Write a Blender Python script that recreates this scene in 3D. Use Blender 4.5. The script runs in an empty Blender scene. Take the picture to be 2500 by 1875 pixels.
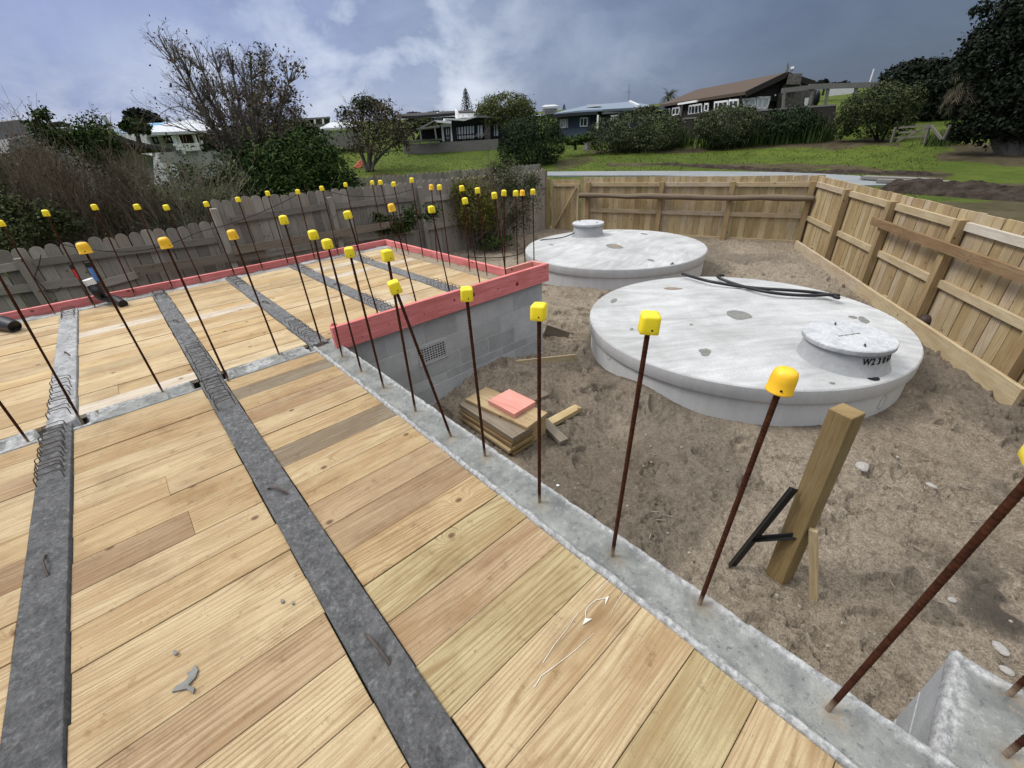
import bpy, bmesh, math, random
import numpy as np
from mathutils import Vector, Matrix, Euler
random.seed(7)
rng = np.random.default_rng(7)
scene = bpy.context.scene
COL = scene.collection

# ------------------------------------------------------------------ camera model
IW, IH, FPX = 2500.0, 1875.0, 1032.296
PITCH, YAW, ROLL, HC = 0.52230303, 0.71027015, -0.05692396, 1.45
_f = np.array([math.sin(YAW)*math.cos(PITCH), math.cos(YAW)*math.cos(PITCH), -math.sin(PITCH)])
_r0 = np.array([math.cos(YAW), -math.sin(YAW), 0.0]); _u0 = np.cross(_r0, _f)
_r = _r0*math.cos(ROLL)+_u0*math.sin(ROLL); _u = np.cross(_r, _f)
RCAM = np.array([_r, _u, _f]); CP = np.array([0, 0, HC])

def ray(px, py):
    d = np.array([px-IW/2, -(py-IH/2), FPX]) @ RCAM
    return d/np.linalg.norm(d)
def onz(px, py, z=0.0):
    d = ray(px, py); return CP+d*((z-HC)/d[2])
def ony(px, py, Y):
    d = ray(px, py); return CP+d*(Y/d[1])
def onv(px, py, b):
    d = ray(px, py); t = (d[:2]@np.asarray(b)[:2])/(d[:2]@d[:2]); return CP+d*t
def at(px, py, D):
    d = ray(px, py); return CP+d*(D/math.hypot(d[0], d[1]))
def onplane(px, py, A, B, off=0.0):
    d = ray(px, py); A = np.array(A[:2]); B = np.array(B[:2])
    n = np.array([B[1]-A[1], A[0]-B[0]]); n = n/np.linalg.norm(n)
    if n @ (A) > 0: n = -n            # n points towards the viewer
    t = (n@(A-CP[:2])+off)/(n@d[:2]); return CP+d*t
def pxm(px, py, D):
    a = at(px-5, py, D); b = at(px+5, py, D); return np.linalg.norm(a-b)/10.0
def pym(px, py, D):
    a = at(px, py-5, D); b = at(px, py+5, D); return np.linalg.norm(a-b)/10.0

# ------------------------------------------------------------------ noise
def _hash(ix, iy, s):
    h = (ix.astype(np.int64)*374761393+iy.astype(np.int64)*668265263+s*982451653) & 0x7fffffff
    h = ((h ^ (h >> 13))*1274126177) & 0x7fffffff
    return ((h ^ (h >> 16)) & 0xffff)/65535.0
def vnoise(x, y, s=0):
    x = np.asarray(x, float); y = np.asarray(y, float)
    ix = np.floor(x); iy = np.floor(y); fx = x-ix; fy = y-iy
    fx = fx*fx*(3-2*fx); fy = fy*fy*(3-2*fy)
    a = _hash(ix, iy, s); b = _hash(ix+1, iy, s); c = _hash(ix, iy+1, s); d = _hash(ix+1, iy+1, s)
    return (a*(1-fx)+b*fx)*(1-fy)+(c*(1-fx)+d*fx)*fy
def fbm(x, y, s=0, o=4, g=.5):
    r = 0; a = 1; t = 0
    for i in range(o):
        r = r+a*vnoise(x*2**i+i*17.3, y*2**i+i*9.1, s+i); t += a; a *= g
    return r/t
def smooth(e0, e1, x):
    t = np.clip((x-e0)/(e1-e0), 0, 1); return t*t*(3-2*t)

# ------------------------------------------------------------------ objects
def tag(o, label=None, cat=None, group=None, kind=None):
    if label: o['label'] = label
    if cat: o['category'] = cat
    if group: o['group'] = group
    if kind: o['kind'] = kind
    return o
def empty(name, loc=(0, 0, 0), rz=0.0):
    o = bpy.data.objects.new(name, None); COL.objects.link(o)
    o.location = tuple(float(v) for v in loc); o.rotation_euler = (0, 0, rz); o.empty_display_size = .1
    return o
def link(name, me, mat=None, parent=None, world=False):
    o = bpy.data.objects.new(name, me); COL.objects.link(o)
    if mat is not None and not me.materials: me.materials.append(mat)
    if parent is not None:
        o.parent = parent
        if world:   # mesh coordinates are world coordinates
            bw = Matrix.Translation(parent.location) @ parent.rotation_euler.to_matrix().to_4x4()
            if parent.parent is not None:
                pp = parent.parent
                bw = Matrix.Translation(pp.location) @ pp.rotation_euler.to_matrix().to_4x4() @ parent.matrix_parent_inverse @ bw
            o.matrix_parent_inverse = bw.inverted()
    return o
def npmesh(name, V, F, mat=None, parent=None, seed=None, uv=None, smooth_=False, world=True, vattr=None):
    """V (n,3); F (m,4) or (m,3) array or list of lists"""
    me = bpy.data.meshes.new(name)
    V = np.asarray(V, float)
    if isinstance(F, np.ndarray):
        k = F.shape[1]; m = len(F)
        me.vertices.add(len(V)); me.vertices.foreach_set('co', V.ravel())
        me.loops.add(m*k); me.loops.foreach_set('vertex_index', F.ravel().astype(np.int32))
        me.polygons.add(m); me.polygons.foreach_set('loop_start', np.arange(0, m*k, k, dtype=np.int32))
        try: me.polygons.foreach_set('loop_total', np.full(m, k, dtype=np.int32))
        except Exception: pass
    else:
        me.from_pydata([tuple(v) for v in V], [], [tuple(f) for f in F])
    if seed is not None:
        a = me.attributes.new('seed', 'FLOAT', 'FACE'); a.data.foreach_set('value', np.asarray(seed, np.float32))
    if vattr:
        for kx, vv in vattr.items():
            a = me.attributes.new(kx, 'FLOAT', 'POINT'); a.data.foreach_set('value', np.asarray(vv, np.float32))
    if uv is not None:
        l = me.uv_layers.new(name='UVMap'); l.data.foreach_set('uv', np.asarray(uv, np.float32).ravel())
    me.update(calc_edges=True); me.validate()
    if smooth_: me.polygons.foreach_set('use_smooth', np.ones(len(me.polygons), bool))
    return link(name, me, mat, parent, world)

class MB:
    """collects boxes, prisms and tubes into ONE mesh with per-face seed and uv (u along the grain, metres)"""
    def __init__(s): s.V = []; s.F = []; s.S = []; s.U = []
    def _add(s, vs, fs, seed, uvs=None):
        b = len(s.V); s.V += [tuple(float(c) for c in v) for v in vs]
        for i, f in enumerate(fs):
            s.F.append([b+k for k in f]); s.S.append(seed)
            s.U += (uvs[i] if uvs else [(0, 0)]*len(f))
    def obox(s, o, ax, ay, az, seed=None, grain=0, ch=0.0):
        """box from corner o with edge vectors ax ay az; grain = index of the grain axis; ch = chamfer on the +z edges"""
        if seed is None: seed = random.random()
        o = np.array(o, float); A = [np.array(a, float) for a in (ax, ay, az)]
        L = [np.linalg.norm(a) for a in A]
        if np.dot(np.cross(A[0], A[1]), A[2]) < 0:
            o = o+A[1]; A[1] = -A[1]
        if ch > 0:
            cx, cy, cz = ch/L[0], ch/L[1], ch/L[2]
            P = [(0, 0, 0), (1, 0, 0), (1, 1, 0), (0, 1, 0), (0, 0, 1-cz), (1, 0, 1-cz), (1, 1, 1-cz), (0, 1, 1-cz),
                 (cx, cy, 1), (1-cx, cy, 1), (1-cx, 1-cy, 1), (cx, 1-cy, 1)]
            FF = [(3, 2, 1, 0), (0, 1, 5, 4), (1, 2, 6, 5), (2, 3, 7, 6), (3, 0, 4, 7), (4, 5, 9, 8), (5, 6, 10, 9), (6, 7, 11, 10), (7, 4, 8, 11), (8, 9, 10, 11)]
        else:
            P = [(0, 0, 0), (1, 0, 0), (1, 1, 0), (0, 1, 0), (0, 0, 1), (1, 0, 1), (1, 1, 1), (0, 1, 1)]
            FF = [(3, 2, 1, 0), (0, 1, 5, 4), (1, 2, 6, 5), (2, 3, 7, 6), (3, 0, 4, 7), (4, 5, 6, 7)]
        vs = [o+p[0]*A[0]+p[1]*A[1]+p[2]*A[2] for p in P]
        g = grain; h, k = [i for i in range(3) if i != g]
        r = random.random()*9
        uvs = [[(P[i][g]*L[g]+r, P[i][h]*L[h]+P[i][k]*L[k]) for i in f] for f in FF]
        s._add(vs, FF, seed, uvs)
    def box(s, x0, x1, y0, y1, z0, z1, seed=None, grain=0, ch=0.0):
        s.obox((x0, y0, z0), (x1-x0, 0, 0), (0, y1-y0, 0), (0, 0, z1-z0), seed, grain, ch)
    def bar(s, a, b, w, h, up=(0, 0, 1), seed=None, ch=0.0):
        a = np.array(a, float); b = np.array(b, float); d = b-a; up = np.array(up, float)
        x = d/np.linalg.norm(d); y = np.cross(up, x); y /= np.linalg.norm(y); z = np.cross(x, y)
        s.obox(a-y*w/2-z*h/2, d, y*w, z*h, seed, 0, ch)
    def prism(s, poly, d, seed=None):
        """planar polygon (list of 3D points) extruded by vector d"""
        if seed is None: seed = random.random()
        P = [np.array(p, float) for p in poly]; d = np.array(d, float); n = len(P)
        nrm = sum((np.cross(P[i]-P[0], P[(i+1) % n]-P[0]) for i in range(n)), np.zeros(3))
        if nrm @ d < 0: P = P[::-1]
        vs = P+[p+d for p in P]
        e0 = P[1]-P[0]; e0 = e0/np.linalg.norm(e0)
        nn = np.cross(e0, d/ (np.linalg.norm(d)+1e-9))
        q = [((p-P[0])@e0, (p-P[0])@nn) for p in vs]
        fs = [list(range(n))[::-1], list(range(n, 2*n))]+[[i, (i+1) % n, n+(i+1) % n, n+i] for i in range(n)]
        s._add(vs, fs, seed, [[q[i] for i in f] for f in fs])
    def tube(s, pts, r, n=8, seed=None, cap=True):
        if seed is None: seed = random.random()
        P = [np.array(p, float) for p in pts]; m = len(P)
        R = r if hasattr(r, '__len__') else [r]*m
        vs = []; x = None
        for i in range(m):
            t = P[min(i+1, m-1)]-P[max(i-1, 0)]; t = t/(np.linalg.norm(t)+1e-12)
            if x is None:
                x = np.cross(t, (0, 0, 1) if abs(t[2]) < .9 else (1, 0, 0))
            x = x-t*(x@t); x /= np.linalg.norm(x); y = np.cross(t, x)
            for k in range(n):
                a = 2*math.pi*k/n; vs.append(P[i]+R[i]*(x*math.cos(a)+y*math.sin(a)))
        fs = []
        for i in range(m-1):
            for k in range(n):
                fs.append([i*n+k, i*n+(k+1) % n, (i+1)*n+(k+1) % n, (i+1)*n+k])
        if cap: fs += [list(range(n))[::-1], list(range((m-1)*n, m*n))]
        s._add(vs, fs, seed)
    def lathe(s, prof, c=(0, 0, 0), n=32, seed=None):
        """profile [(r,z)...] bottom to top around +z at c"""
        if seed is None: seed = random.random()
        vs = []; fs = []
        for r, z in prof:
            for k in range(n):
                a = 2*math.pi*k/n; vs.append((c[0]+r*math.cos(a), c[1]+r*math.sin(a), c[2]+z))
        for i in range(len(prof)-1):
            for k in range(n): fs.append([i*n+k, i*n+(k+1) % n, (i+1)*n+(k+1) % n, (i+1)*n+k])
        if prof[0][0] > 1e-4: fs.append(list(range(n))[::-1])
        if prof[-1][0] > 1e-4: fs.append(list(range((len(prof)-1)*n, len(prof)*n)))
        s._add(vs, fs, seed)
    def build(s, name, mat, parent=None, smooth_=False, world=True, bevel=0):
        me = bpy.data.meshes.new(name); me.from_pydata(s.V, [], s.F)
        a = me.attributes.new('seed', 'FLOAT', 'FACE'); a.data.foreach_set('value', np.array(s.S, np.float32))
        l = me.uv_layers.new(name='UVMap'); l.data.foreach_set('uv', np.array(s.U, np.float32).ravel())
        me.update()
        if smooth_:
            me.polygons.foreach_set('use_smooth', np.ones(len(me.polygons), bool))
            try: me.set_sharp_from_angle(angle=math.radians(40))
            except Exception: pass
        o = link(name, me, mat, parent, world)
        if bevel:
            b = o.modifiers.new('bevel', 'BEVEL'); b.width = bevel; b.segments = 2; b.limit_method = 'ANGLE'
        return o

def copy_tree(o, parent=None):
    c = o.copy(); COL.objects.link(c); c.parent = parent
    if parent is not None: c.matrix_parent_inverse = o.matrix_parent_inverse.copy()
    for ch in o.children: copy_tree(ch, c)
    return c
ORD = ['first', 'second', 'third', 'fourth', 'fifth', 'sixth', 'seventh', 'eighth', 'ninth', 'tenth', 'eleventh', 'twelfth', 'thirteenth', 'fourteenth', 'fifteenth', 'sixteenth']

# ------------------------------------------------------------------ materials
class G:
    def __init__(s, name, rough=.8, spec=.3):
        s.m = bpy.data.materials.new(name); s.m.use_nodes = True; s.t = s.m.node_tree
        s.b = s.t.nodes['Principled BSDF']; s.b.inputs['Roughness'].default_value = rough
        s.b.inputs['Specular IOR Level'].default_value = spec
    def n(s, typ, **kw):
        nd = s.t.nodes.new(typ)
        for k, v in kw.items():
            if k.startswith('p_'): setattr(nd, k[2:], v)
            else:
                i = nd.inputs[int(k[1:])] if k[0] == 'i' and k[1:].isdigit() else nd.inputs[k.replace('_', ' ')]
                s.set(i, v)
        return nd
    def set(s, i, v):
        if hasattr(v, 'is_output') or isinstance(v, bpy.types.NodeSocket): s.t.links.new(v, i)
        elif isinstance(v, (tuple, list)) and len(v) == 3 and i.type == 'RGBA': i.default_value = (*v, 1)
        else: i.default_value = v
    def obj(s): return s.n('ShaderNodeTexCoord').outputs['Object']
    def uv(s): return s.n('ShaderNodeTexCoord').outputs['UV']
    def geo(s): return s.n('ShaderNodeNewGeometry').outputs['Position']
    def attr(s, a): return s.n('ShaderNodeAttribute', p_attribute_name=a).outputs['Fac']
    def scale(s, v, k): return s.n('ShaderNodeVectorMath', p_operation='MULTIPLY', i0=v, i1=k).outputs[0]
    def vadd(s, a, b): return s.n('ShaderNodeVectorMath', p_operation='ADD', i0=a, i1=b).outputs[0]
    def xyz(s, x=0.0, y=0.0, z=0.0): return s.n('ShaderNodeCombineXYZ', X=x, Y=y, Z=z).outputs[0]
    def sep(s, v): o = s.n('ShaderNodeSeparateXYZ', i0=v).outputs; return o[0], o[1], o[2]
    def noise(s, v, sc=5.0, det=4.0, ro=.55, dist=0.0, col=False):
        nd = s.n('ShaderNodeTexNoise', Vector=v, Scale=sc, Detail=det, Roughness=ro, Distortion=dist)
        return nd.outputs['Color' if col else 'Fac']
    def vor(s, v, sc, out='Distance', feat='F1', rnd=1.0, dims='3D'):
        return s.n('ShaderNodeTexVoronoi', p_feature=feat, p_voronoi_dimensions=dims, Vector=v, Scale=sc, Randomness=rnd).outputs[out]
    def math(s, op, a, b=0.0, c=0.0, clamp=False):
        nd = s.n('ShaderNodeMath', p_operation=op, i0=a, i1=b, i2=c); nd.use_clamp = clamp; return nd.outputs[0]
    def ramp(s, f, stops, interp='LINEAR'):
        nd = s.n('ShaderNodeValToRGB', Fac=f); cr = nd.color_ramp; cr.interpolation = interp
        while len(cr.elements) < len(stops): cr.elements.new(.5)
        for e, (p, c) in zip(cr.elements, stops):
            e.position = p; e.color = (c, c, c, 1) if not hasattr(c, '__len__') else (*c, 1)
        return nd.outputs[0]
    def mr(s, f, a, b, c=0.0, d=1.0): return s.n('ShaderNodeMapRange', i0=f, i1=a, i2=b, i3=c, i4=d).outputs[0]
    def mix(s, f, a, b, mode='MIX'):
        nd = s.n('ShaderNodeMix', p_data_type='RGBA', p_blend_type=mode); s.set(nd.inputs[0], f); s.set(nd.inputs[6], a); s.set(nd.inputs[7], b)
        return nd.outputs[2]
    def color(s, c): s.set(s.b.inputs['Base Color'], c); return s
    def rough(s, c): s.set(s.b.inputs['Roughness'], c); return s
    def bump(s, h, st=.5, d=.01):
        o = s.n('ShaderNodeBump', Strength=st, Distance=d, Height=h).outputs[0]; s.set(s.b.inputs['Normal'], o); return s
MATS = {}
def rgb(r, g, b):
    f = lambda c: (c/255/12.92 if c/255 < .04045 else ((c/255+.055)/1.055)**2.4)
    return (f(r), f(g), f(b))
def plain(name, c, rough=.7, spec=.3, var=.25, sc=6.0, bump=0.0, bd=.005):
    g = G(name, rough, spec); p = g.obj(); nz = g.noise(p, sc, 5, .6)
    k = g.mr(nz, .25, .75, 1-var, 1+var)
    g.color(g.n('ShaderNodeVectorMath', p_operation='SCALE', i0=tuple(c), Scale=k).outputs[0])
    if bump: g.bump(g.noise(p, sc*8, 4, .6), bump, bd)
    MATS[name] = g.m; return g.m
# ------------------------------------------------------------------ wood
def wood(name, tones, rough=.75, grain=1.0, ring=10.0, knots=True, wear=0.0, dirt=.0):
    """tones: list of linear colours picked per board by the face attribute 'seed'"""
    g = G(name, rough, .25)
    u, v, _ = g.sep(g.uv()); sd = g.attr('seed')
    so = g.math('MULTIPLY', sd, 91.7)
    # slow warp
    w = g.noise(g.xyz(g.math('MULTIPLY', u, .75), g.math('MULTIPLY', v, 5.5), so), 1.0, 2, .45)
    # knots
    kv = g.xyz(g.math('MULTIPLY', g.math('ADD', u, so), 4.6), g.math('MULTIPLY', g.math('ADD', v, so), 5.6), 0.0)
    kd = g.vor(kv, 1.0, 'Distance', dims='2D')
    kc = g.vor(kv, 1.0, 'Color', dims='2D')
    kr = g.sep(kc)[0]
    on = g.math('GREATER_THAN', kr, .87) if knots else 0.0
    kn = g.math('MULTIPLY', g.mr(kd, .10, .045, 0, 1), on)
    halo = g.math('MULTIPLY', g.mr(kd, .45, .05, 0, 1), on)
    ph = g.math('ADD', g.math('MULTIPLY', v, ring*1.0), g.math('MULTIPLY', w, ring*.24))
    ph = g.math('ADD', ph, g.math('MULTIPLY', g.math('POWER', halo, 2.0), .9))
    rings = g.math('SINE', g.math('MULTIPLY', ph, 31.0))
    rings = g.mr(rings, -.2, 1.0, 0, 1)
    fine = g.noise(g.xyz(g.math('MULTIPLY', u, 5.0), g.math('MULTIPLY', v, 160.0), so), 1.0, 4, .65)
    mid = g.noise(g.xyz(g.math('MULTIPLY', u, 1.5), g.math('MULTIPLY', v, 22.0), so), 1.0, 4, .6)
    blot = g.noise(g.xyz(g.math('MULTIPLY', u, 2.4), g.math('MULTIPLY', v, 7.0), g.math('ADD', so, 7.0)), 1.0, 4, .6)
    n = len(tones); stops = [((i+.5)/n, t) for i, t in enumerate(tones)]
    base = g.ramp(g.math('FRACT', g.math('MULTIPLY', sd, 7.31)), [(i/n, t) for i, t in enumerate(tones)], 'CONSTANT')
    dark = g.mix(1.0, base, (.50, .39, .29), 'MULTIPLY'); rings = g.math('POWER', rings, 1.8)
    c = g.mix(g.math('MULTIPLY', rings, g.mr(g.math('FRACT', g.math('MULTIPLY', sd, 13.7)), 0, 1, .25*grain, .75*grain)), base, dark)
    c = g.mix(g.mr(mid, .42, .72, 0, .55*grain), c, g.mix(1.0, base, (.66, .55, .46), 'MULTIPLY'))
    c = g.mix(g.mr(fine, .42, .68, 0, .70*grain), c, g.mix(1.0, base, (.55, .45, .38), 'MULTIPLY'))
    c = g.mix(g.mr(blot, .30, .50, .40, 0), c, g.mix(1.0, base, (1.16, 1.17, 1.16), 'MULTIPLY'))
    c = g.mix(g.mr(blot, .50, .70, 0, .62*grain), c, g.mix(1.0, base, (.66, .53, .42), 'MULTIPLY'))
    spk = g.noise(g.geo(), 210.0, 2, .7); c = g.mix(g.mr(spk, .50, .72, 0, .30*grain), c, g.mix(1.0, base, (.52, .44, .36), 'MULTIPLY'))
    if wear: c = g.mix(g.mr(blot, .52, .72, 0, wear), c, (.42, .42, .40))
    if dirt:
        c = g.mix(g.mr(g.noise(g.geo(), 3.0, 6, .68), .50, .70, 0, dirt), c, g.mix(1.0, c, (.46, .38, .31), 'MULTIPLY'))
        c = g.mix(g.mr(g.noise(g.geo(), 11.0, 5, .7), .60, .70, 0, dirt), c, g.mix(1.0, c, (.40, .33, .27), 'MULTIPLY'))
        c = g.mix(g.mr(g.noise(g.geo(), 55.0, 3, .7), .66, .72, 0, dirt*1.4), c, (.12, .10, .075))
    c = g.mix(g.math('MULTIPLY', kn, .85), c, (.09, .045, .02))
    g.color(c)
    g.bump(g.math('ADD', g.math('MULTIPLY', rings, .5), fine), .25, .0015)
    MATS[name] = g.m; return g.m
T_PALE, T_HONEY, T_PINK, T_GREEN, T_GREY, T_BROWN = (.475, .378, .228), (.435, .328, .182), (.385, .285, .172), (.41, .34, .19), (.245, .21, .15), (.325, .235, .14)
wood('deck_wood', [T_PALE, T_HONEY, T_PINK, T_GREEN, T_GREY, T_BROWN], .75, 1.15, 9.0, dirt=.5)
wood('far_deck_wood', [T_PALE, T_HONEY, (.55, .44, .27), (.52, .39, .21), (.54, .43, .26), (.47, .35, .19), (.56, .465, .30), (.50, .38, .21), (.57, .515, .42), (.53, .42, .25), (.44, .33, .19), (.51, .39, .22), (.54, .43, .27), (.53, .42, .25)], .75, .95, 9.0, dirt=.4)
wood('new_fence_wood', [(.51, .42, .24), (.43, .335, .175), (.55, .455, .275), (.39, .30, .165), (.50, .41, .25), (.52, .43, .30), (.41, .315, .18)], .8, .9, 9.0)
wood('new_post_wood', [(.40, .305, .165), (.36, .275, .15)], .8, .9, 9.0)
wood('rail_wood', [(.53, .44, .28), (.49, .41, .26), (.51, .43, .31)], .8, .7, 9.0)
wood('brown_board', [(.30, .20, .10), (.27, .185, .10)], .8, 1.0, 9.0)
wood('old_fence_wood', [(.34, .325, .290), (.27, .257, .228), (.38, .363, .322), (.30, .286, .255), (.22, .207, .184), (.325, .298, .255)], .9, .75, 9.0, wear=.25)
wood('grey_board', [(.235, .20, .155), (.21, .185, .15)], .88, .8, 9.0)
wood('pink_wood', [(.82, .275, .275), (.78, .26, .262)], .75, 1.0, 7.0, dirt=.18)
wood('pink_pale', [(.68, .32, .27)], .75, .5, 7.0)
wood('post_wood', [(.265, .195, .09)], .8, .8, 12.0)
wood('log_wood', [(.17, .13, .09)], .9, 1.0, 9.0, wear=.5)
wood('dark_cladding', [(.035, .030, .027), (.042, .036, .032)], .8, .5, 9.0, knots=False)
wood('deck_grey', [(.26, .25, .23), (.22, .21, .20)], .85, .6, 9.0, knots=False)
wood('bleached_wood', [(.56, .52, .44)], .8, .5, 9.0)
wood('blue_cladding', [(.065, .088, .122), (.058, .08, .115)], .7, .2, 9.0, knots=False)
wood('white_cladding', [(.62, .62, .60), (.58, .58, .56)], .7, .1, 9.0, knots=False)

# ------------------------------------------------------------------ concrete
def concrete(name, light, dark, rough=.85, sc=1.0, bump=.5, bd=.004, white=0.0, pit=.3, spec=.25, wet=False):
    g = G(name, rough, spec); p = g.obj()
    a = g.noise(p, 2.2*sc, 6, .62, .6); b = g.noise(p, 14*sc, 5, .65); f = g.noise(p, 130*sc, 3, .7)
    m = g.math('ADD', g.math('MULTIPLY', a, .5), g.math('MULTIPLY', b, .5))
    c = g.mix(g.mr(m, .36, .64), dark, light)
    c = g.mix(g.mr(f, .35, .75, .28, 0), c, g.mix(1.0, c, (.45, .45, .45), 'MULTIPLY'))
    if white: c = g.mix(g.mr(g.noise(g.scale(p, (1, 1, 1)), 5*sc, 7, .75), .52, .68, 0, white), c, (.72, .72, .72))
    h = g.math('ADD', g.math('MULTIPLY', b, .5), f)
    if pit:
        pv = g.vor(p, 45*sc); c = g.mix(g.math('MULTIPLY', g.mr(pv, .16, .08, 0, 1), g.mr(b, .5, .6, 0, pit)), c, (.05, .05, .05))
    g.color(c); g.bump(h, bump, bd)
    MATS[name] = g.m; return g.m
concrete('rib_top', (.34, .34, .338), (.13, .13, .132), .88, 6.5, 1.0, .012, .40, .6)
concrete('rib_side', (.24, .245, .25), (.14, .14, .145), .8, 1.0, .4, .003)
concrete('rib_pale', (.50, .50, .50), (.20, .20, .205), .85, 2.0, .8, .006, .5, .4)
concrete('block', (.26, .27, .28), (.165, .172, .18), .9, 1.5, .6, .003, .14, .5)
concrete('mortar', (.56, .565, .56), (.42, .423, .42), .9, 2.0, .6, .004, .12, .4)
concrete('dark_cell', (.08, .08, .078), (.045, .045, .043), .95, 2.0, .6, .004)
concrete('path_concrete', (.27, .29, .30), (.21, .23, .24), .9, .4, .2, .003)
concrete('rubble', (.45, .43, .40), (.30, .28, .26), .9, 4.0, .6, .004)

def block_mat():
    g = G('block_wall', .92, .2); p = g.obj(); sd = g.attr('seed')
    a = g.noise(p, 3.0, 6, .65); b = g.noise(p, 22, 5, .7); f = g.noise(p, 170, 2, .7)
    c = g.mix(g.mr(a, .35, .65), (.37, .378, .378), (.48, .487, .485))
    c = g.n('ShaderNodeVectorMath', p_operation='SCALE', i0=c, Scale=g.mr(sd, 0, 1, .82, 1.12)).outputs[0]
    c = g.mix(g.mr(b, .55, .75, 0, .5), c, (.58, .585, .58))
    c = g.mix(g.mr(f, .30, .55, .4, 0), c, (.11, .11, .11))
    g.color(c); g.bump(g.math('ADD', b, f), .6, .003); MATS['block_wall'] = g.m
block_mat()

def walltop_mat():
    # pour: 1 where grout fills the channel, 0 on the block shells; stain: rust round the bars
    g = G('wall_top', .7, .4); p = g.obj(); t = g.attr('pour'); st = g.attr('stain')
    a = g.noise(p, 6, 6, .65, .4); b = g.noise(p, 40, 5, .7); f = g.noise(p, 220, 2, .7)
    shell = g.mix(g.mr(b, .38, .62), (.22, .22, .217), (.47, .47, .46))
    gr = g.mix(g.mr(a, .38, .64), (.135, .142, .135), (.265, .27, .25))
    gr = g.mix(g.mr(b, .56, .70, 0, .6), gr, (.40, .40, .37))
    gr = g.mix(g.mr(b, .42, .34, 0, .7), gr, (.075, .08, .08))
    c = g.mix(t, shell, gr)
    c = g.mix(g.mr(f, .30, .5, .35, 0), c, (.09, .09, .09))
    c = g.mix(g.math('MULTIPLY', st, g.mr(b, .38, .6, .0, .75)), c, (.235, .165, .085))
    g.color(c); g.rough(g.mr(g.math('MULTIPLY', t, a), .25, .6, .85, .42))
    g.bump(g.math('ADD', g.math('MULTIPLY', b, 1.0), f), .7, .004); MATS['wall_top'] = g.m
walltop_mat()

def tank_mat():
    g = G('tank_concrete', .88, .25); p = g.obj()
    x, y, z = g.sep(p)
    rad = g.n('ShaderNodeVectorMath', p_operation='LENGTH', i0=g.xyz(x, y, 0.0)).outputs['Value']
    ang = g.math('ARCTAN2', y, x)
    sw = g.noise(g.xyz(g.math('MULTIPLY', g.math('ADD', x, g.math('MULTIPLY', g.math('SINE', y), .6)), 4.2), g.math('MULTIPLY', y, 1.0), 2.0), 1.0, 6, .62, 1.3)      # trowel sweeps
    a = g.noise(p, 1.6, 6, .6, .5); f = g.noise(p, 120, 3, .7); m = g.noise(p, 26, 5, .7)
    top = g.mix(g.mr(g.math('ADD', g.math('MULTIPLY', sw, .5), g.math('MULTIPLY', a, .5)), .38, .62), (.345, .345, .338), (.59, .595, .595))
    top = g.mix(g.mr(f, .38, .62, .5, 0), top, (.24, .24, .235)); top = g.mix(g.mr(g.noise(p, 42, 3, .7), .60, .68, 0, .35), top, (.28, .28, .27))
    top = g.mix(g.math('MULTIPLY', g.mr(m, .60, .70, 0, .35), g.mr(a, .5, .6)), top, (.33, .29, .24))
    dr = g.noise(g.xyz(g.math('MULTIPLY', ang, 14.0), g.math('MULTIPLY', z, 1.5), 0.0), 1.0, 5, .65)
    side = g.mix(g.mr(dr, .35, .68), (.50, .505, .50), (.57, .575, .57))
    side = g.mix(g.mr(g.noise(p, 60, 3, .6), .63, .70, 0, .5), side, (.17, .17, .17))
    nz = g.sep(g.n('ShaderNodeNewGeometry').outputs['Normal'])[2]
    g.color(g.mix(g.mr(nz, .35, .75), side, top)); g.bump(g.math('ADD', g.math('MULTIPLY', sw, 1.2), f), .35, .005); MATS['tank_concrete'] = g.m
tank_mat()
concrete('lid_concrete', (.60, .61, .615), (.36, .37, .385), .88, 3.0, .5, .003, .35)
concrete('riser_concrete', (.42, .43, .43), (.34, .345, .345), .9, 2.0, .4, .003, .1, .6)
plain('patch_dark', (.19, .19, .175), .85, .3, .25, 25, .5)
plain('patch_sand', (.25, .205, .15), .95, .1, .3, 30, .5)
plain('hole_dark', (.02, .02, .02), .9, .1, .1)

# ------------------------------------------------------------------ sand, ground
def sand_mat():
    g = G('sand', .95, .12); p = g.obj()
    a = g.noise(p, .55, 6, .62); b = g.noise(p, 9.0, 7, .74); f = g.noise(p, 85, 4, .8); h = g.attr('height')
    c = g.mix(g.mr(a, .34, .66), (.285, .232, .170), (.375, .318, .245))
    c = g.mix(g.mr(b, .50, .62, 0, .55), c, (.150, .118, .088))
    c = g.mix(g.mr(b, .42, .30, 0, .6), c, (.44, .38, .305))
    c = g.mix(g.mr(f, .36, .56, .75, 0), c, (.085, .067, .05))
    cl = g.noise(g.scale(p, (1, 1, .4)), 30, 6, .72, .3); c = g.mix(g.mr(cl, .53, .66, 0, .58), c, (.115, .090, .066)); c = g.mix(g.mr(cl, .44, .34, 0, .5), c, (.45, .40, .33))
    c = g.mix(g.mr(g.vor(p, 26), .09, .04, 0, .6), c, (.45, .42, .37))
    c = g.mix(g.attr('sand_dark'), c, (.065, .056, .047))
    g.color(c); g.bump(g.math('SUBTRACT', g.math('MULTIPLY', b, 1.0), g.math('MULTIPLY', cl, .9)), 1.0, .03); MATS['sand'] = g.m
sand_mat()
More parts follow.
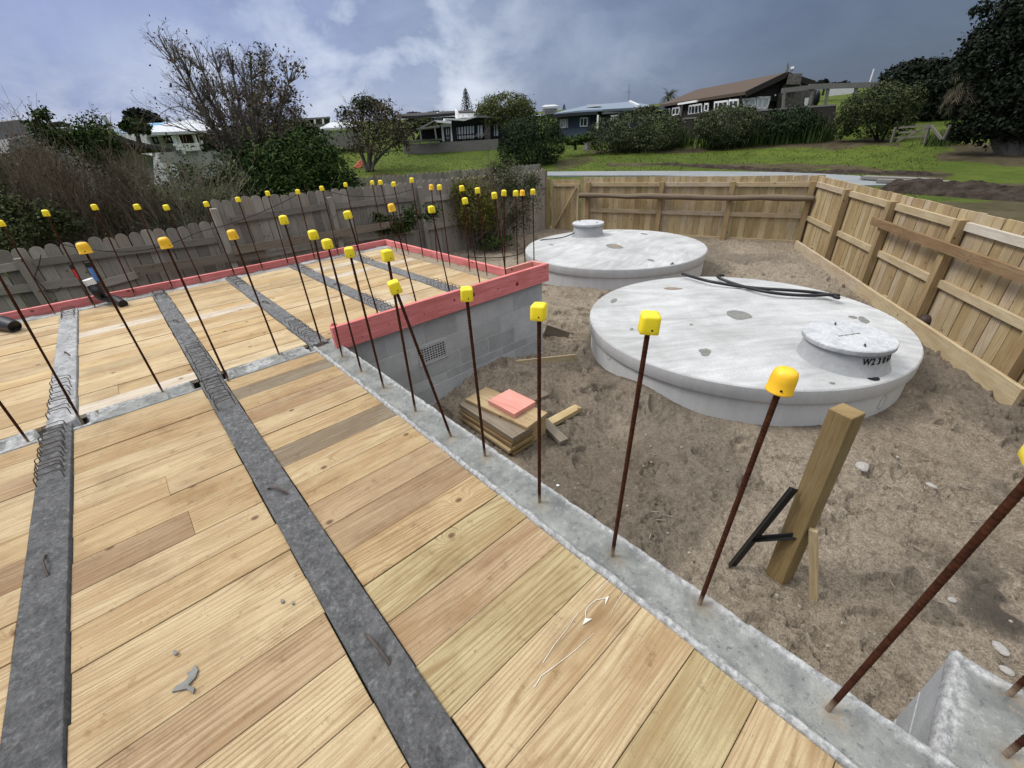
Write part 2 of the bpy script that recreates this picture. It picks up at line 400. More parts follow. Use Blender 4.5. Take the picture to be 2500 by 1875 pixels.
def grass_ground():
    g = G('lawn', .95, .1); p = g.geo(); d = g.attr('dirt')
    a = g.noise(p, .10, 5, .6); b = g.noise(p, .9, 6, .7); f = g.noise(p, 9, 4, .75)
    c = g.mix(g.mr(a, .35, .65), (.050, .078, .012), (.095, .125, .020))
    c = g.mix(g.mr(b, .45, .68, 0, .7), c, (.030, .048, .009))
    c = g.mix(g.mr(f, .5, .75, 0, .7), c, (.125, .135, .035))
    dc = g.mix(g.mr(b, .35, .65), (.035, .025, .017), (.10, .075, .052))
    c = g.mix(g.math('MULTIPLY', d, g.mr(f, .2, .5, .6, 1)), c, dc)
    g.color(c); g.bump(f, .8, .05); MATS['lawn'] = g.m
grass_ground()
def soil():
    g = G('soil', .95, .1); p = g.obj(); b = g.noise(p, 3, 6, .7); f = g.noise(p, 18, 4, .7)
    g.color(g.mix(g.mr(b, .35, .65), (.020, .015, .011), (.072, .055, .043))); g.bump(f, 1.0, .06); MATS['soil'] = g.m
soil()
def leafm(name, c0, c1, c2, rough=.7, tr=.25):
    g = G(name, rough, .12); s = g.attr('seed')
    c = g.ramp(s, [(0, c0), (.55, c1), (1, c2)]); g.color(c)
    g.b.inputs['Transmission Weight'].default_value = 0
    MATS[name] = g.m
leafm('leaf_dark', (.010, .018, .008), (.022, .038, .014), (.055, .080, .032))
leafm('leaf_deep', (.008, .011, .007), (.015, .021, .012), (.032, .042, .024))  # deepest greens of the leaf set
leafm('leaf_green', (.012, .025, .006), (.030, .058, .012), (.075, .110, .025))
leafm('leaf_olive', (.022, .030, .012), (.055, .068, .026), (.135, .150, .070))
leafm('leaf_moss', (.030, .040, .012), (.085, .098, .030), (.17, .185, .075)); leafm('leaf_grey', (.024, .032, .015), (.065, .078, .036), (.165, .18, .10))
leafm('leaf_yellow', (.045, .052, .010), (.125, .125, .022), (.25, .21, .045))
leafm('leaf_brown', (.030, .020, .010), (.070, .045, .022), (.13, .075, .035))
leafm('leaf_drab', (.045, .037, .022), (.095, .080, .052), (.17, .145, .10))
leafm('leaf_palm', (.025, .030, .012), (.06, .066, .025), (.14, .13, .06))
leafm('grass_blade', (.035, .060, .008), (.075, .115, .014), (.14, .17, .03), .7)
leafm('flax', (.012, .028, .007), (.035, .062, .014), (.085, .11, .035))
def bark(name, a, b):
    g = G(name, .92, .15); p = g.obj(); g.color(g.mix(g.noise(g.scale(p, (6, 6, 1.5)), 3.0, 4, .6), a, b)); MATS[name] = g.m
bark('bark_grey', (.075, .066, .055), (.19, .17, .145)); bark('bark_dark', (.02, .017, .013), (.055, .045, .036)); bark('bark_pale', (.11, .10, .08), (.26, .235, .195))
bark('twig_brown', (.085, .068, .046), (.23, .19, .135)); bark('twig_olive', (.13, .12, .08), (.30, .275, .20))

# ------------------------------------------------------------------ metal, plastic, paint
def rust():
    g = G('rust', .9, .12); p = g.obj(); z = g.sep(p)[2]
    a = g.noise(p, 45, 5, .7)
    c = g.mix(g.mr(a, .3, .7), (.022, .009, .006), (.078, .027, .013))
    c = g.mix(g.mr(z, .085, .045, 0, .75), c, g.mix(g.noise(p, 80, 3), (.20, .12, .055), (.42, .36, .28)))
    g.color(c); g.bump(g.noise(p, 300, 2), .4, .001); MATS['rust'] = g.m
rust()
plain('tie_wire', (.075, .058, .048), .7, .4, .4, 30)
def capm(name, c, c2):
    g = G(name, .42, .4); p = g.obj(); f = g.noise(p, 30, 4, .6)
    g.color(g.mix(g.mr(f, .4, .75, 0, .5), c, c2)); g.b.inputs['Subsurface Weight'].default_value = .12
    g.b.inputs['Subsurface Radius'].default_value = (.02, .012, .002); g.bump(g.noise(p, 400, 2), .1, .001); MATS[name] = g.m
capm('cap_yellow', (.92, .74, .03), (.86, .64, .02)); capm('cap_amber', (.90, .53, .03), (.84, .43, .02))
plain('black_plastic', (.012, .012, .013), .45, .4, .2); plain('black_rubber', (.013, .013, .014), .6, .35, .2)
plain('black_steel', (.012, .012, .013), .4, .5, .3); plain('galv', (.45, .46, .46), .5, .5, .2, 20)
plain('white_plastic', (.7, .7, .7), .5, .3, .08); plain('red_plastic', (.55, .03, .03), .4, .4, .1); plain('blue_plastic', (.08, .20, .48), .4, .4, .1)
plain('orange_plastic', (.65, .17, .07), .5, .4, .1); plain('brown_ball', (.055, .035, .028), .6, .3, .2)
plain('chalk', (.60, .59, .53), .95, .1, .15, 40); plain('stencil', (.012, .012, .012), .8, .2, .3, 60)
plain('crumb', (.30, .26, .21), .95, .1, .4, 30); plain('white_paint', (.80, .80, .78), .6, .3, .06); plain('white_roof', (.50, .515, .53), .6, .3, .06); plain('grey_roof', (.20, .20, .20), .8, .2, .15)
plain('pale_grey_wall', (.34, .335, .325), .85, .2, .10); plain('black_paint', (.018, .020, .022), .6, .3, .2); plain('dark_roof', (.045, .043, .042), .85, .2, .2)
plain('brown_roof', (.095, .070, .055), .9, .15, .25, 9, .8, .02); plain('blue_roof', (.17, .215, .27), .5, .4, .05); plain('sky_roof', (.20, .42, .62), .5, .4, .05)
plain('stone', (.13, .118, .105), .95, .2, .55, 5, 1.0, .05); plain('knot_red', (.20, .030, .030), .8, .2, .3, 60); plain('red_brown', (.07, .03, .025), .8, .2, .2); plain('grey_timber', (.21, .20, .18), .9, .2, .2, 8)
plain('curtain', (.62, .64, .64), .9, .1, .08, 12); plain('dark_interior', (.010, .010, .011), .6, .3, .1); plain('grey_wall', (.19, .20, .20), .85, .2, .1)
def glassm():
    g = G('window_glass', .06, .6); g.color((.035, .04, .045)); MATS['window_glass'] = g.m
    g = G('pale_glass', .15, .5); g.color((.52, .55, .56)); MATS['pale_glass'] = g.m
glassm()
M = MATS
# ------------------------------------------------------------------ deck: timber infill between precast ribs
TONE = {'p': 0, 'h': 1, 'k': 2, 'g': 3, 'y': 4, 'b': 5}
def deck_bay(x0, x1, y0, y1, mat, label, bw=.1944, seq=None):
    mb = MB(); y = y1; nb = -1
    while y > y0+.01:
        nb += 1
        w = min(bw, y-y0); z = random.uniform(-.003, .003); sd = random.random()
        cuts = [x0, x1]
        if seq: sd = ((TONE[seq[nb % len(seq)]]+.15+.7*random.random())/6+random.randint(0, 6))/7.31
        if random.random() < .06: cuts = [x0, x0+(x1-x0)*random.uniform(.25, .75), x1]
        for a, b in zip(cuts[:-1], cuts[1:]):
            s2 = sd if len(cuts) == 2 or a == x0 else ((TONE[random.choice('php')]+.15+.7*random.random())/6+random.randint(0, 6))/7.31
            e0 = random.uniform(-.003, .004); dz = random.uniform(-.0015, .0015)
            g = random.uniform(.0015, .0045) if b-a > .1 else .002
            mb.box(a+(e0 if a == x0 else .0008), b+(random.uniform(-.004, .003) if b == x1 else 0), y-w+g/2, y-g/2, z-.027, z+dz, s2, 0, .0015)
        y -= bw
    o = mb.build('timber_decking', mat)
    return tag(o, label, 'deck panel', 'timber infill panels between the concrete ribs')
NB = [(-1.62, -.789, 'near bay of pale boards left of the left near rib'), (-.641, .061, 'near bay of pale boards between the two long near ribs'), (.207, .893, 'near bay of boards with grey boards and a chalk arrow beside the right wall')]
for (a, b, l), sq in zip(NB, ['hpkpphbphphkhp', 'phhpphhbphppkpphppbppgppp', 'hyhkphyphkbhgkgppgppppph']): deck_bay(a, b, -1.75, 3.515, M['deck_wood'], l, seq=sq)
FB = [(-1.62, -.778, 'far bay of boards at the left edge, left of the palest rib'), (-.622, .068, 'far bay of boards right of the palest rib, with white stained boards'),
      (.222, .892, 'far bay of boards behind the cross wall, third from the left'), (1.048, 1.722, 'far bay of boards reaching the raised end of the pink board'),
      (1.878, 2.552, 'far bay of boards between the two rightmost far ribs'), (2.708, 3.168, 'narrow far bay of boards along the right end pink board')]
for i, (a, b, l) in enumerate(FB): deck_bay(a, b, 3.735 if i < 3 else 3.72, 6.815, M['far_deck_wood'], l)

def slab_grid(name, x0, x1, y0, y1, zfun, mat, parent=None, step=.008, ystep=None, zb=-.12, attrs=None):
    """rough topped bar: a fine grid for the top with skirts down to zb"""
    nx = max(3, int(round((x1-x0)/step))+1); ny = int(round((y1-y0)/(ystep or step)))+1
    X, Y = np.meshgrid(np.linspace(x0, x1, nx), np.linspace(y0, y1, ny))
    Z = zfun(X, Y); A = attrs(X, Y) if attrs else {}
    V = np.c_[X.ravel(), Y.ravel(), Z.ravel()]
    i = np.arange(nx*ny).reshape(ny, nx)
    F = np.stack([i[:-1, :-1], i[:-1, 1:], i[1:, 1:], i[1:, :-1]], -1).reshape(-1, 4)
    ring = np.concatenate([i[0, :], i[1:, -1], i[-1, -2::-1], i[-2:0:-1, 0]])
    B = V[ring].copy(); B[:, 2] = zb; n = len(ring); b0 = len(V)
    k = np.arange(n); SK = np.stack([ring, b0+k, b0+(k+1) % n, ring[(k+1) % n]], -1)
    V = np.r_[V, B]; F = np.r_[F, SK]
    va = {kk: np.r_[vv.ravel(), vv.ravel()[ring]] for kk, vv in A.items()}
    return npmesh(name, V, F, mat, parent, vattr=va)

# ---- precast ribs
st = MB(); W = .054
st.tube([(-W, 0, -.03), (-W, 0, .040), (-W+.004, 0, .050), (-W+.014, .003, .055), (W-.014, .003, .055), (W-.004, 0, .050), (W, 0, .040), (W, 0, -.03)], .0031, 6)
STIRRUP = st.build('stirrup', M['tie_wire'], None, True, False).data
bpy.data.objects.remove(bpy.data.objects['stirrup'])
lp = MB(); lp.tube([(0, -.075, -.012), (0, -.05, .012), (0, 0, .024), (0.003, .05, .014), (.004, .085, -.012)], .0055, 7)
LOOP = lp.build('lifting_loop', M['tie_wire'], None, True, False).data
bpy.data.objects.remove(bpy.data.objects['lifting_loop'])
def rib(xc, y0, y1, ends, loops, label, mat, w=.137, step=.008):
    root = empty('concrete_rib', (xc, y0, 0)); tag(root, label, 'concrete rib', 'precast concrete ribs between the timber panels')
    sd = int(abs(xc*100))+int(y0*10)
    def zf(X, Y):
        e = np.minimum(X-(xc-w/2), xc+w/2-X)
        r = fbm(X*48, Y*48, sd, 3, .6); r2 = fbm(X*110, Y*110, sd+5, 2)
        return .016+smooth(.002, .012, e)*((r-.5)*.022+(r2-.5)*.014)-.002
    slab_grid('rib_body', xc-w/2, xc+w/2, y0, y1, zf, mat, root, step, step*1.2)
    for (a, b, n, sx) in ends:
        for k in range(n):
            s = link('stirrup', STIRRUP, None, root)
            s.location = (random.uniform(-.004, .004)+sx, a-y0+(b-a)*k/(n-1)+random.uniform(-.006, .006), .012)
            s.rotation_euler = (random.uniform(-.55, -.15), random.uniform(-.05, .05), random.uniform(-.10, .10)); s.scale = (random.uniform(.92, 1.02), 1, random.uniform(.72, .98))
    for (ly, rz, lx) in loops:
        s = link('lifting_loop', LOOP, None, root); s.location = (lx, ly-y0, .016); s.rotation_euler = (0, 0, rz)
    return root
rib(-.715, -1.7, 3.615, [(2.93, 3.60, 13, -.012)], [(.83, .35, .0), (2.2, .1, 0)], 'long dark near rib at the left edge with stirrups standing off its left side', M['rib_top'], .137)
rib(.133, -1.7, 3.615, [(3.05, 3.58, 9, 0)], [(.92, .12, .005), (1.95, .5, 0)], 'long dark near rib running to the bottom edge between two board bays', M['rib_top'], .139)
rib(-.700, 3.64, 6.93, [(3.78, 4.48, 9, -.01), (6.50, 6.86, 7, 0)], [(5.15, .3, .01)], 'palest far rib, leftmost beyond the cross wall, its top whitened', M['rib_pale'], .145, .011)
rib(.145, 3.64, 6.93, [(3.74, 4.42, 10, 0), (6.50, 6.88, 7, 0)], [(5.35, .3, .0)], 'second far rib from the left, in line with the long middle near rib', M['rib_top'], .143, .011)
rib(.970, 3.64, 6.93, [(3.74, 4.40, 8, 0), (6.22, 6.86, 9, 0)], [(5.25, .3, .0)], 'far rib ending at the corner where the pink board starts', M['rib_top'], .143, .012)
rib(1.800, 3.64, 6.93, [(3.86, 4.55, 10, 0), (6.2, 6.86, 9, 0)], [(5.25, .3, .0)], 'far rib whose arched stirrups end behind the pink front board', M['rib_top'], .143, .012)
rib(2.630, 3.64, 6.93, [(3.84, 4.45, 9, 0), (6.1, 6.86, 9, 0)], [], 'rightmost far rib nearest the far pink corner', M['rib_top'], .143, .012)

# ------------------------------------------------------------------ rebars
REB = [ # base px, cap px, cap kind, label
 ((69.4, 1077.8), None, 'y', 'rusty bar in the cross wall at the very left edge, its cap out of view'),
 ((196.8, 1025.7), (33, 618), 'a', 'rusty bar with amber dome cap beside the palest rib on the cross wall'),
 ((398, 957.7), (205, 608), 'a', 'amber capped rusty bar on the cross wall between the two leftmost far ribs'),
 ((558, 930), (403.6, 594.7), 'a', 'amber capped rusty bar on the cross wall just right of the second far rib'),
 ((682, 866.7), (568.6, 574.4), 'a', 'amber capped rusty bar on the cross wall, rightmost of its amber caps'),
 ((785, 840.6), (693.3, 538), 'y', 'yellow capped rusty bar where the cross wall meets the right wall'),
 ((835.6, 869.6), (765.6, 574.4), 'y', 'yellow capped bar at the far end of the right wall beside the pink board end'),
 ((882, 905.7), (800, 597), 'y', 'second yellow capped bar from the pink board end along the right wall'),
 ((936, 944), (853.6, 616.4), 'y', 'third yellow capped bar from the pink board end along the right wall'),
 ((1014, 1001), (946, 624), 'y', 'upright bar with the higher of two stacked looking yellow caps on the right wall'),
 ((1100, 1063), (963.7, 700.5), 'y', 'leaning bar whose yellow cap sits in front of the pink front board'),
 ((1183.7, 1110), (1138.7, 717.8), 'y', 'yellow capped bar beside the offcut pile, in front of the air vent wall'),
 ((1316.8, 1223), (1316, 761), 'y', 'yellow capped bar on the right wall, just right of the offcut pile'),
 ((1495, 1353), (1585, 788), 'y', 'yellow capped bar on the right wall seen against the big tank lid'),
 ((1709, 1470.5), (1909.6, 931.8), 'a', 'amber domed bar on the right wall beside the loose timber post'),
 ((2025, 1728), (2570, 1108), 'y', 'nearest thick rusty bar slanting to the right edge of the view'),
 ((2467, 1693), None, 'y', 'bar at the outer edge of the stub wall, cap out of view'),
 ((2462, 1838), None, 'y', 'bar at the inner edge of the stub wall, in the bottom right corner'),
 (None, (834, 528), 'y', 'first yellow capped bar behind the pink front board, from its left end', (1.54, 3.62)),
 (None, (934, 511), 'a', 'amber capped bar behind the pink front board', (1.95, 3.62)),
 (None, (1027, 515), 'y', 'yellow capped bar behind the middle of the pink front board', (2.35, 3.62)),
 (None, (1089.4, 495.4), 'y', 'yellow capped bar behind the pink front board, left of the caps in the right corner', (2.75, 3.62)),
 (None, (1164.7, 481), 'y', 'lower of two yellow caps that nearly overlap by the flowering bush', (3.13, 3.62)),
 ((135, 767), (3, 546.4), 'y', 'far row bar at the left edge with half its yellow cap showing'),
 ((233, 751), (112, 521), 'y', 'far row yellow capped bar left of the black bent pipe'),
 ((331, 722.5), (231.5, 506.7), 'y', 'far row yellow capped bar just right of the black bent pipe'),
 ((424, 707.5), (335, 506), 'y', 'far row yellow capped bar, fourth from the left edge'),
 ((493, 690), (406, 507.3), 'y', 'far row yellow capped bar, fifth from the left edge'),
 ((574, 673), (504, 499), 'y', 'far row yellow capped bar, sixth from the left, where the old fence steps up'),
 ((643, 661), (581, 488), 'y', 'far row yellow capped bar, seventh from the left edge'),
 ((705, 649.7), (653.5, 473), 'y', 'far row yellow capped bar, eighth from the left edge'),
 ((769, 633.7), (727, 469), 'y', 'far row yellow capped bar, ninth from the left edge'),
 ((827, 625), (786, 460.4), 'y', 'far row yellow capped bar, tenth from the left edge'),
 ((879, 610.6), (843.6, 451.7), 'y', 'far row yellow capped bar, eleventh from the left edge'),
 ((938, 597), (908.7, 446.5), 'y', 'yellow capped bar in the far left corner of the pink boards'),
 ((968.8, 613.5), (929, 446), 'y', 'first yellow capped bar along the far pink board after the corner'),
 ((998, 621), (961.3, 450.3), 'y', 'second yellow capped bar along the far pink board after the corner'),
 ((1033, 628), (1005, 440.7), 'y', 'yellow capped bar in front of the old fence post by the ivy'),
 ((1068, 638), (1053.3, 458), 'a', 'amber capped bar along the far pink board, near the ivy on the fence'),
 ((1099, 650), (1073, 458), 'y', 'yellow capped bar right beside the amber one on the far pink board'),
 ((1147, 661), (1127.7, 460.4), 'y', 'yellow capped bar in front of the left side of the flowering bush'),
 ((1189, 671.5), (1166, 466), 'y', 'upper of two yellow caps that nearly overlap by the flowering bush'),
 ((1233, 671.5), (1230, 472), 'y', 'yellow capped bar at the left of the boxed pink end'),
 ((1264, 661), (1259, 472.6), 'y', 'yellow capped bar inside the boxed pink end, left of an orange cap'),
 ((1282.5, 652), (1275, 471.8), 'a', 'orange capped bar inside the boxed pink end'),
 ((1304, 650), (1301, 469), 'y', 'rightmost yellow capped bar inside the boxed pink end by the gate'),
]
def bar_mesh(n, rings, r=.0071):
    V = []; F = []
    for i in range(rings+1):
        z = i/rings; k = i % 4
        rr = r*(1.0 if k in (0, 3) else 1.13)
        for j in range(n):
            a = 2*math.pi*j/n; V.append((rr*math.cos(a), rr*math.sin(a), z+.006*math.cos(a)*(rings > 50)))
    for i in range(rings):
        for j in range(n): F.append((i*n+j, i*n+(j+1) % n, (i+1)*n+(j+1) % n, (i+1)*n+j))
    me = bpy.data.meshes.new('bar'); me.from_pydata(V, [], F); me.materials.append(M['rust']); me.update()
    me.polygons.foreach_set('use_smooth', np.ones(len(F), bool)); return me
BAR_HI = bar_mesh(10, 280); BAR_LO = bar_mesh(7, 8, .0066)
def cap_mesh(kind):
    V = []; F = []
    if kind == 'y':
        n = 24
        prof = [(.0262, 0), (.0270, .001), (.0270, .012), (.0262, .046), (.0254, .0495), (.0215, .0540), (.014, .0572), (.006, .059)]
        pw = 11.0
    else:
        n = 28; pw = 2.0
        prof = [(.0312, 0), (.0316, .003), (.0300, .0055), (.0293, .030), (.0283, .045), (.0252, .0545), (.0185, .0595), (.008, .061)]
    for r, z in prof:
        for j in range(n):
            a = 2*math.pi*j/n; c, s_ = math.cos(a), math.sin(a)
            d = (abs(c)**pw+abs(s_)**pw)**(-1/pw); V.append((r*d*c, r*d*s_, z))
    for i in range(len(prof)-1):
        for j in range(n): F.append((i*n+j, i*n+(j+1) % n, (i+1)*n+(j+1) % n, (i+1)*n+j))
    F.append(tuple(range(n))[::-1]); F.append(tuple(range((len(prof)-1)*n, len(prof)*n)))
    nb = len(F)
    for sgn, off in ((0, .006), (math.pi, -.008)):   # the small moulding holes
        c0 = len(V); rr = .0272 if kind == 'y' else .0300
        for j in range(10):
            a = 2*math.pi*j/10; p = Vector((off+.0032*math.cos(a), -rr, .014+.0032*math.sin(a))); p.rotate(Euler((0, 0, sgn)))
            V.append(tuple(p))
        F.append(tuple(range(c0, c0+10)))
    me = bpy.data.meshes.new('cap'); me.from_pydata(V, [], F); me.materials.append(M['cap_yellow' if kind == 'y' else 'cap_amber']); me.materials.append(M['hole_dark']); me.update()
    for i, p in enumerate(me.polygons): p.use_smooth = i < nb-2; p.material_index = 1 if i >= nb else 0
    return me
CAPS = {'y': cap_mesh('y'), 'a': cap_mesh('a')}
BASES = []
for k, rec in enumerate(REB):
    bpx, cpx, kind, label = rec[:4]
    b = np.array([*rec[4], 0.0]) if bpx is None else onz(*bpx, 0.0)
    if 18 <= k <= 22: b[1] = 3.62
    if cpx is None: top = b+np.array([.02, 0, .96])
    else: top = onv(*cpx, b)
    if k != 10: top[:2] = b[:2]+np.clip(top[:2]-b[:2], -.06, .06)
    d = Vector(top-b); L = d.length
    BASES.append(b)
    root = empty('capped_rebar', b)
    near = np.hypot(b[0], b[1]) < 2.9
    root.rotation_euler = d.to_track_quat('Z', 'Y').to_euler()
    tag(root, label, 'rebar', 'rusty starter bars with plastic caps')
    o = link('bar', BAR_HI if near else BAR_LO, None, root); o.location = (0, 0, -.03); o.scale = (1, 1, L+.03+.005)
    c = link('cap', CAPS[kind], None, root); c.location = (0, 0, L-.026)
    fa = math.atan2(b[1], b[0])-math.pi/2
    sc = 1.0 if near else 1.06
    c.scale = (sc, sc, sc)
    c.rotation_euler = (random.uniform(-.06, .06), random.uniform(-.06, .06), fa+{'y': random.uniform(-.35, .35), 'a': random.uniform(-.5, .5)}[kind]-d.to_track_quat('Z', 'Y').to_euler().z)
BX = np.array(BASES)

# ------------------------------------------------------------------ block walls
def stain_at(X, Y, r=.038):
    s = np.zeros_like(X)
    for b in BX: s = np.maximum(s, np.exp(-((X-b[0])**2+(Y-b[1]+.015)**2)/(r*r)))
    return s
def wall_z(x0, x1):
    def pour(X, Y):
        e = np.minimum(X-x0, x1-X)+(fbm(X*9, Y*9, 3, 4)-.5)*.035
        return smooth(.020, .034, e)
    def zf(X, Y):
        p = pour(X, Y); n1 = fbm(X*14, Y*14, 11, 4); n2 = fbm(X*70, Y*70, 21, 2)
        e = np.minimum(X-x0, x1-X)
        chip = smooth(.0, .008, e+(fbm(X*22, Y*22, 31, 3)-.5)*.018)
        return .004-p*.013+p*(n1-.5)*.016+(n2-.5)*.004-(1-chip)*.018
    return pour, zf
def mortar_wall(name, label): return tag(empty(name), label, 'block wall')
RW = mortar_wall('block_wall', 'long block wall with a wet grout filled top, running along the right of the deck to the bottom edge'); RW.location = (1.0, 0, -1)
pf, zf = wall_z(.898, 1.104)
slab_grid('wall_top', .898, 1.104, -2.6, 3.70, zf, M['wall_top'], RW, .009, .009, -.06, lambda X, Y: {'pour': pf(X, Y), 'stain': stain_at(X, Y)})
m = MB(); m.box(.902, 1.100, -2.6, 3.69, -1.5, -.055, .5); m.build('wall_core', M['block'], RW)

# cross wall under the rib ends: hollow blocks, some cells filled, some open
CW = mortar_wall('block_wall', 'cross wall of hollow blocks under the rib ends, partly grouted, dividing near and far boards'); CW.location = (-.3, 3.62, -1)
RX = [-.715, -.700, .133, .145, .970]
def cw_h(X, Y):
    u = np.mod(X+.13, .4); v = Y-3.525; k = np.floor((X+.13)/.4)
    cell = ((u > .035) & (u < .175) | (u > .225) & (u < .365)) & (v > .035) & (v < .160)
    k2 = k*2+(u > .2)
    fill = _hash(k2, k2*0+5, 3)
    fill = np.where(k2 <= -5, 0.0, fill)
    z = .002+(fbm(X*16, Y*16, 4, 4)-.5)*.010
    open_ = fill < .22
    lvl = np.where(open_, -.10, -.012+(fbm(X*30, Y*30, 9, 3)-.5)*.016)
    lump = smooth(.50, .62, fbm(X*7, Y*7, 77, 3))
    z = np.where(cell, lvl*(1-lump*(~open_)), z)
    z = np.where((u < .007) & (fbm(X*40, Y*40, 5, 2) > .42), -.03, z)
    gap = np.zeros_like(X, bool)
    for rx in RX: gap |= (np.abs(X-rx) > .066) & (np.abs(X-rx) < .115+.03*(fbm(Y*12, X*3, 8, 2)-.5)) & (v > .03)
    z = np.where(gap, -.09, z)
    return z
def cw_p(X, Y):
    v = Y-3.525
    return {'pour': smooth(.45, .62, fbm(X*6+4, Y*6, 41, 3)), 'stain': stain_at(X, Y, .03)}
slab_grid('wall_top', -1.75, .897, 3.522, 3.728, cw_h, M['wall_top'], CW, .009, .009, -.25, cw_p)
m = MB(); m.box(-1.75, .893, 3.53, 3.72, -1.5, -.24, .5); m.build('wall_core', M['block'], CW)

# front wall below the pink board, real blocks with raked joints
def course_wall(m, x0, x1, yf, courses, thick=.19, L=.4, ax=0, vent=None):
    for j, (z0, z1) in enumerate(courses):
        off = (.2 if j % 2 else 0)+x0-.4
        x = off
        while x < x1:
            a = max(x, x0); b = min(x+L, x1)
            if b-a > .03:
                segs = [(a, b, z0, z1)]
                if vent:
                    vx0, vx1, vz0, vz1 = vent
                    if a < vx1 and b > vx0 and z0 < vz1 and z1 > vz0:
                        segs = []
                        if vx0-a > .012: segs.append((a, vx0, z0, z1))
                        if b-vx1 > .012: segs.append((vx1, b, z0, z1))
                        c, d = max(a, vx0), min(b, vx1)
                        if vz0-z0 > .012: segs.append((c, d, z0, vz0))
                        if z1-vz1 > .012: segs.append((c, d, vz1, z1))
                for (p, q, r0, r1) in segs:
                    dy = random.uniform(-.0012, .0012); sd = random.random()
                    m.obox((p+.004, yf+thick*.6, r0+.004), (q-p-.008, 0, 0), (0, -thick*.6+dy, 0), (0, 0, r1-r0-.008), sd, 0)
            x += L
FW = mortar_wall('block_wall', 'front face of grey blocks with an air vent below the pink board'); FW.location = (2.3, 3.6, -1)
CR = [(-1.36, -1.165), (-1.165, -.965), (-.965, -.765), (-.765, -.665), (-.665, -.470), (-.470, -.275), (-.275, -.075), (-.075, -.030)]
m = MB(); course_wall(m, 1.106, 3.590, 3.512, CR, vent=(1.835, 2.125, -.475, -.315)); m.build('blockwork', M['block_wall'], FW, bevel=.003)
m = MB(); m.box(1.106, 3.586, 3.5142, 3.70, -1.4, -.034, .5); m.build('wall_core', M['mortar'], FW)
slab_grid('wall_top', 1.11, 3.585, 3.516, 3.705, lambda X, Y: -.012+(fbm(X*12, Y*12, 6, 3)-.5)*.012, M['wall_top'], FW, .02, .02, -.03, lambda X, Y: {'pour': X*0+1, 'stain': stain_at(X, Y, .03)})
v = MB()
for k in range(10):
    x = 1.838+.284*k/9; v.box(x-.004, x+.004, 3.5065, 3.5110, -.472, -.318)
for k in range(7):
    z = -.470+.150*k/6; v.box(1.836, 2.124, 3.5062, 3.5107, z-.004, z+.004)
vo = v.build('air_vent', M['mortar'], FW)
m = MB(); m.box(1.835, 2.125, 3.5118, 3.5135, -.475, -.315); m.build('vent_cavity', M['hole_dark'], vo)
m = MB(); m.box(1.805, 2.155, 3.5045, 3.511, -.312, -.288, .5); m.box(1.805, 2.155, 3.5045, 3.511, -.502, -.478, .5); m.box(1.805, 1.832, 3.5045, 3.511, -.478, -.312, .5); m.box(2.128, 2.155, 3.5045, 3.511, -.478, -.312, .5)
m.build('vent_surround', M['mortar'], vo)

LW = mortar_wall('block_wall', 'far side wall whose narrow grey grouted top lies along the foot of the long pink board'); LW.location = (0, 6.9, -1)
slab_grid('wall_top', -1.9, 3.40, 6.825, 7.015, lambda X, Y: .0+(fbm(X*9, Y*9, 6, 4)-.5)*.03*smooth(0, .03, Y-6.825), M['wall_top'], LW, .02, .02, -.3, lambda X, Y: {'pour': smooth(.4, .6, fbm(X*4, Y*4, 2, 3)), 'stain': stain_at(X, Y, .03)})
m = MB(); m.box(-1.9, 3.395, 6.83, 7.01, -1.4, -.29, .5); m.build('wall_core', M['block'], LW)
EW = mortar_wall('block_wall', 'end wall with a sandy top along the foot of the far right pink board'); EW.location = (3.27, 5, -1)
slab_grid('wall_top', 3.175, 3.372, 3.71, 6.82, lambda X, Y: .0+(fbm(X*8, Y*8, 16, 4)-.5)*.035, M['patch_sand'], EW, .02, .02, -.3)
m = MB(); m.box(3.18, 3.368, 3.712, 6.82, -1.4, -.29, .5); m.build('wall_core', M['block'], EW)

# stub wall at bottom right
SW = mortar_wall('block_wall', 'short grouted block stub wall jutting from the right wall in the bottom right corner'); SW.location = (1.4, -.5, -1)
pf2, zf2 = wall_z(-.70, -.342)
slab_grid('wall_top', 1.108, 1.468, -.70, -.342, lambda X, Y: zf2(Y, X), M['wall_top'], SW, .009, .009, -.05, lambda X, Y: {'pour': smooth(.03, .05, np.minimum(np.minimum(1.468-X, -.342-Y), Y+.7)+(fbm(X*9, Y*9, 3, 3)-.5)*.03), 'stain': stain_at(X, Y)})
m = MB(); z = -1.4
for zz in (-1.25, -1.05, -.85, -.65, -.45, -.25):
    m.box(1.108, 1.465, -.697, -.345+random.uniform(-.002, .002), zz+.004, zz+.196, random.random())
m.build('blockwork', M['block_wall'], SW, bevel=.003)

# ------------------------------------------------------------------ pink edge boards
def board(name, a, b, w, h, mat, label=None, cat='board', group=None, up=(0, 0, 1), parent=None, ch=.002, seed=None):
    mb = MB(); mb.bar(a, b, w, h, up, seed, ch); o = mb.build(name, mat, parent)
    if label: tag(o, label, cat, group)
    return o
PG = 'pink edge boards round the slab'
board('edge_board', (1.045, 3.486, .072), (3.655, 3.486, .072), .045, .205, M['pink_wood'], 'thick pink board with knots along the front block wall', 'edge board', PG)
m = MB(); m.prism([(1.05, 3.51, .174), (1.12, 3.51, .174), (1.10, 3.51, .19), (1.075, 3.51, .20)], (0, .02, 0)); m.build('splinter', M['pink_wood'], bpy.data.objects['edge_board'])
board('edge_board', (-2.1, 7.045, -.02), (3.42, 7.045, -.02), .045, .215, M['pink_wood'], 'longest pink board, along the far side in front of the old grey fence', 'edge board', PG)
board('edge_board', (3.398, 7.02, -.02), (3.398, 3.73, -.02), .045, .215, M['pink_wood'], 'pink board receding on the far right beside the sand', 'edge board', PG)
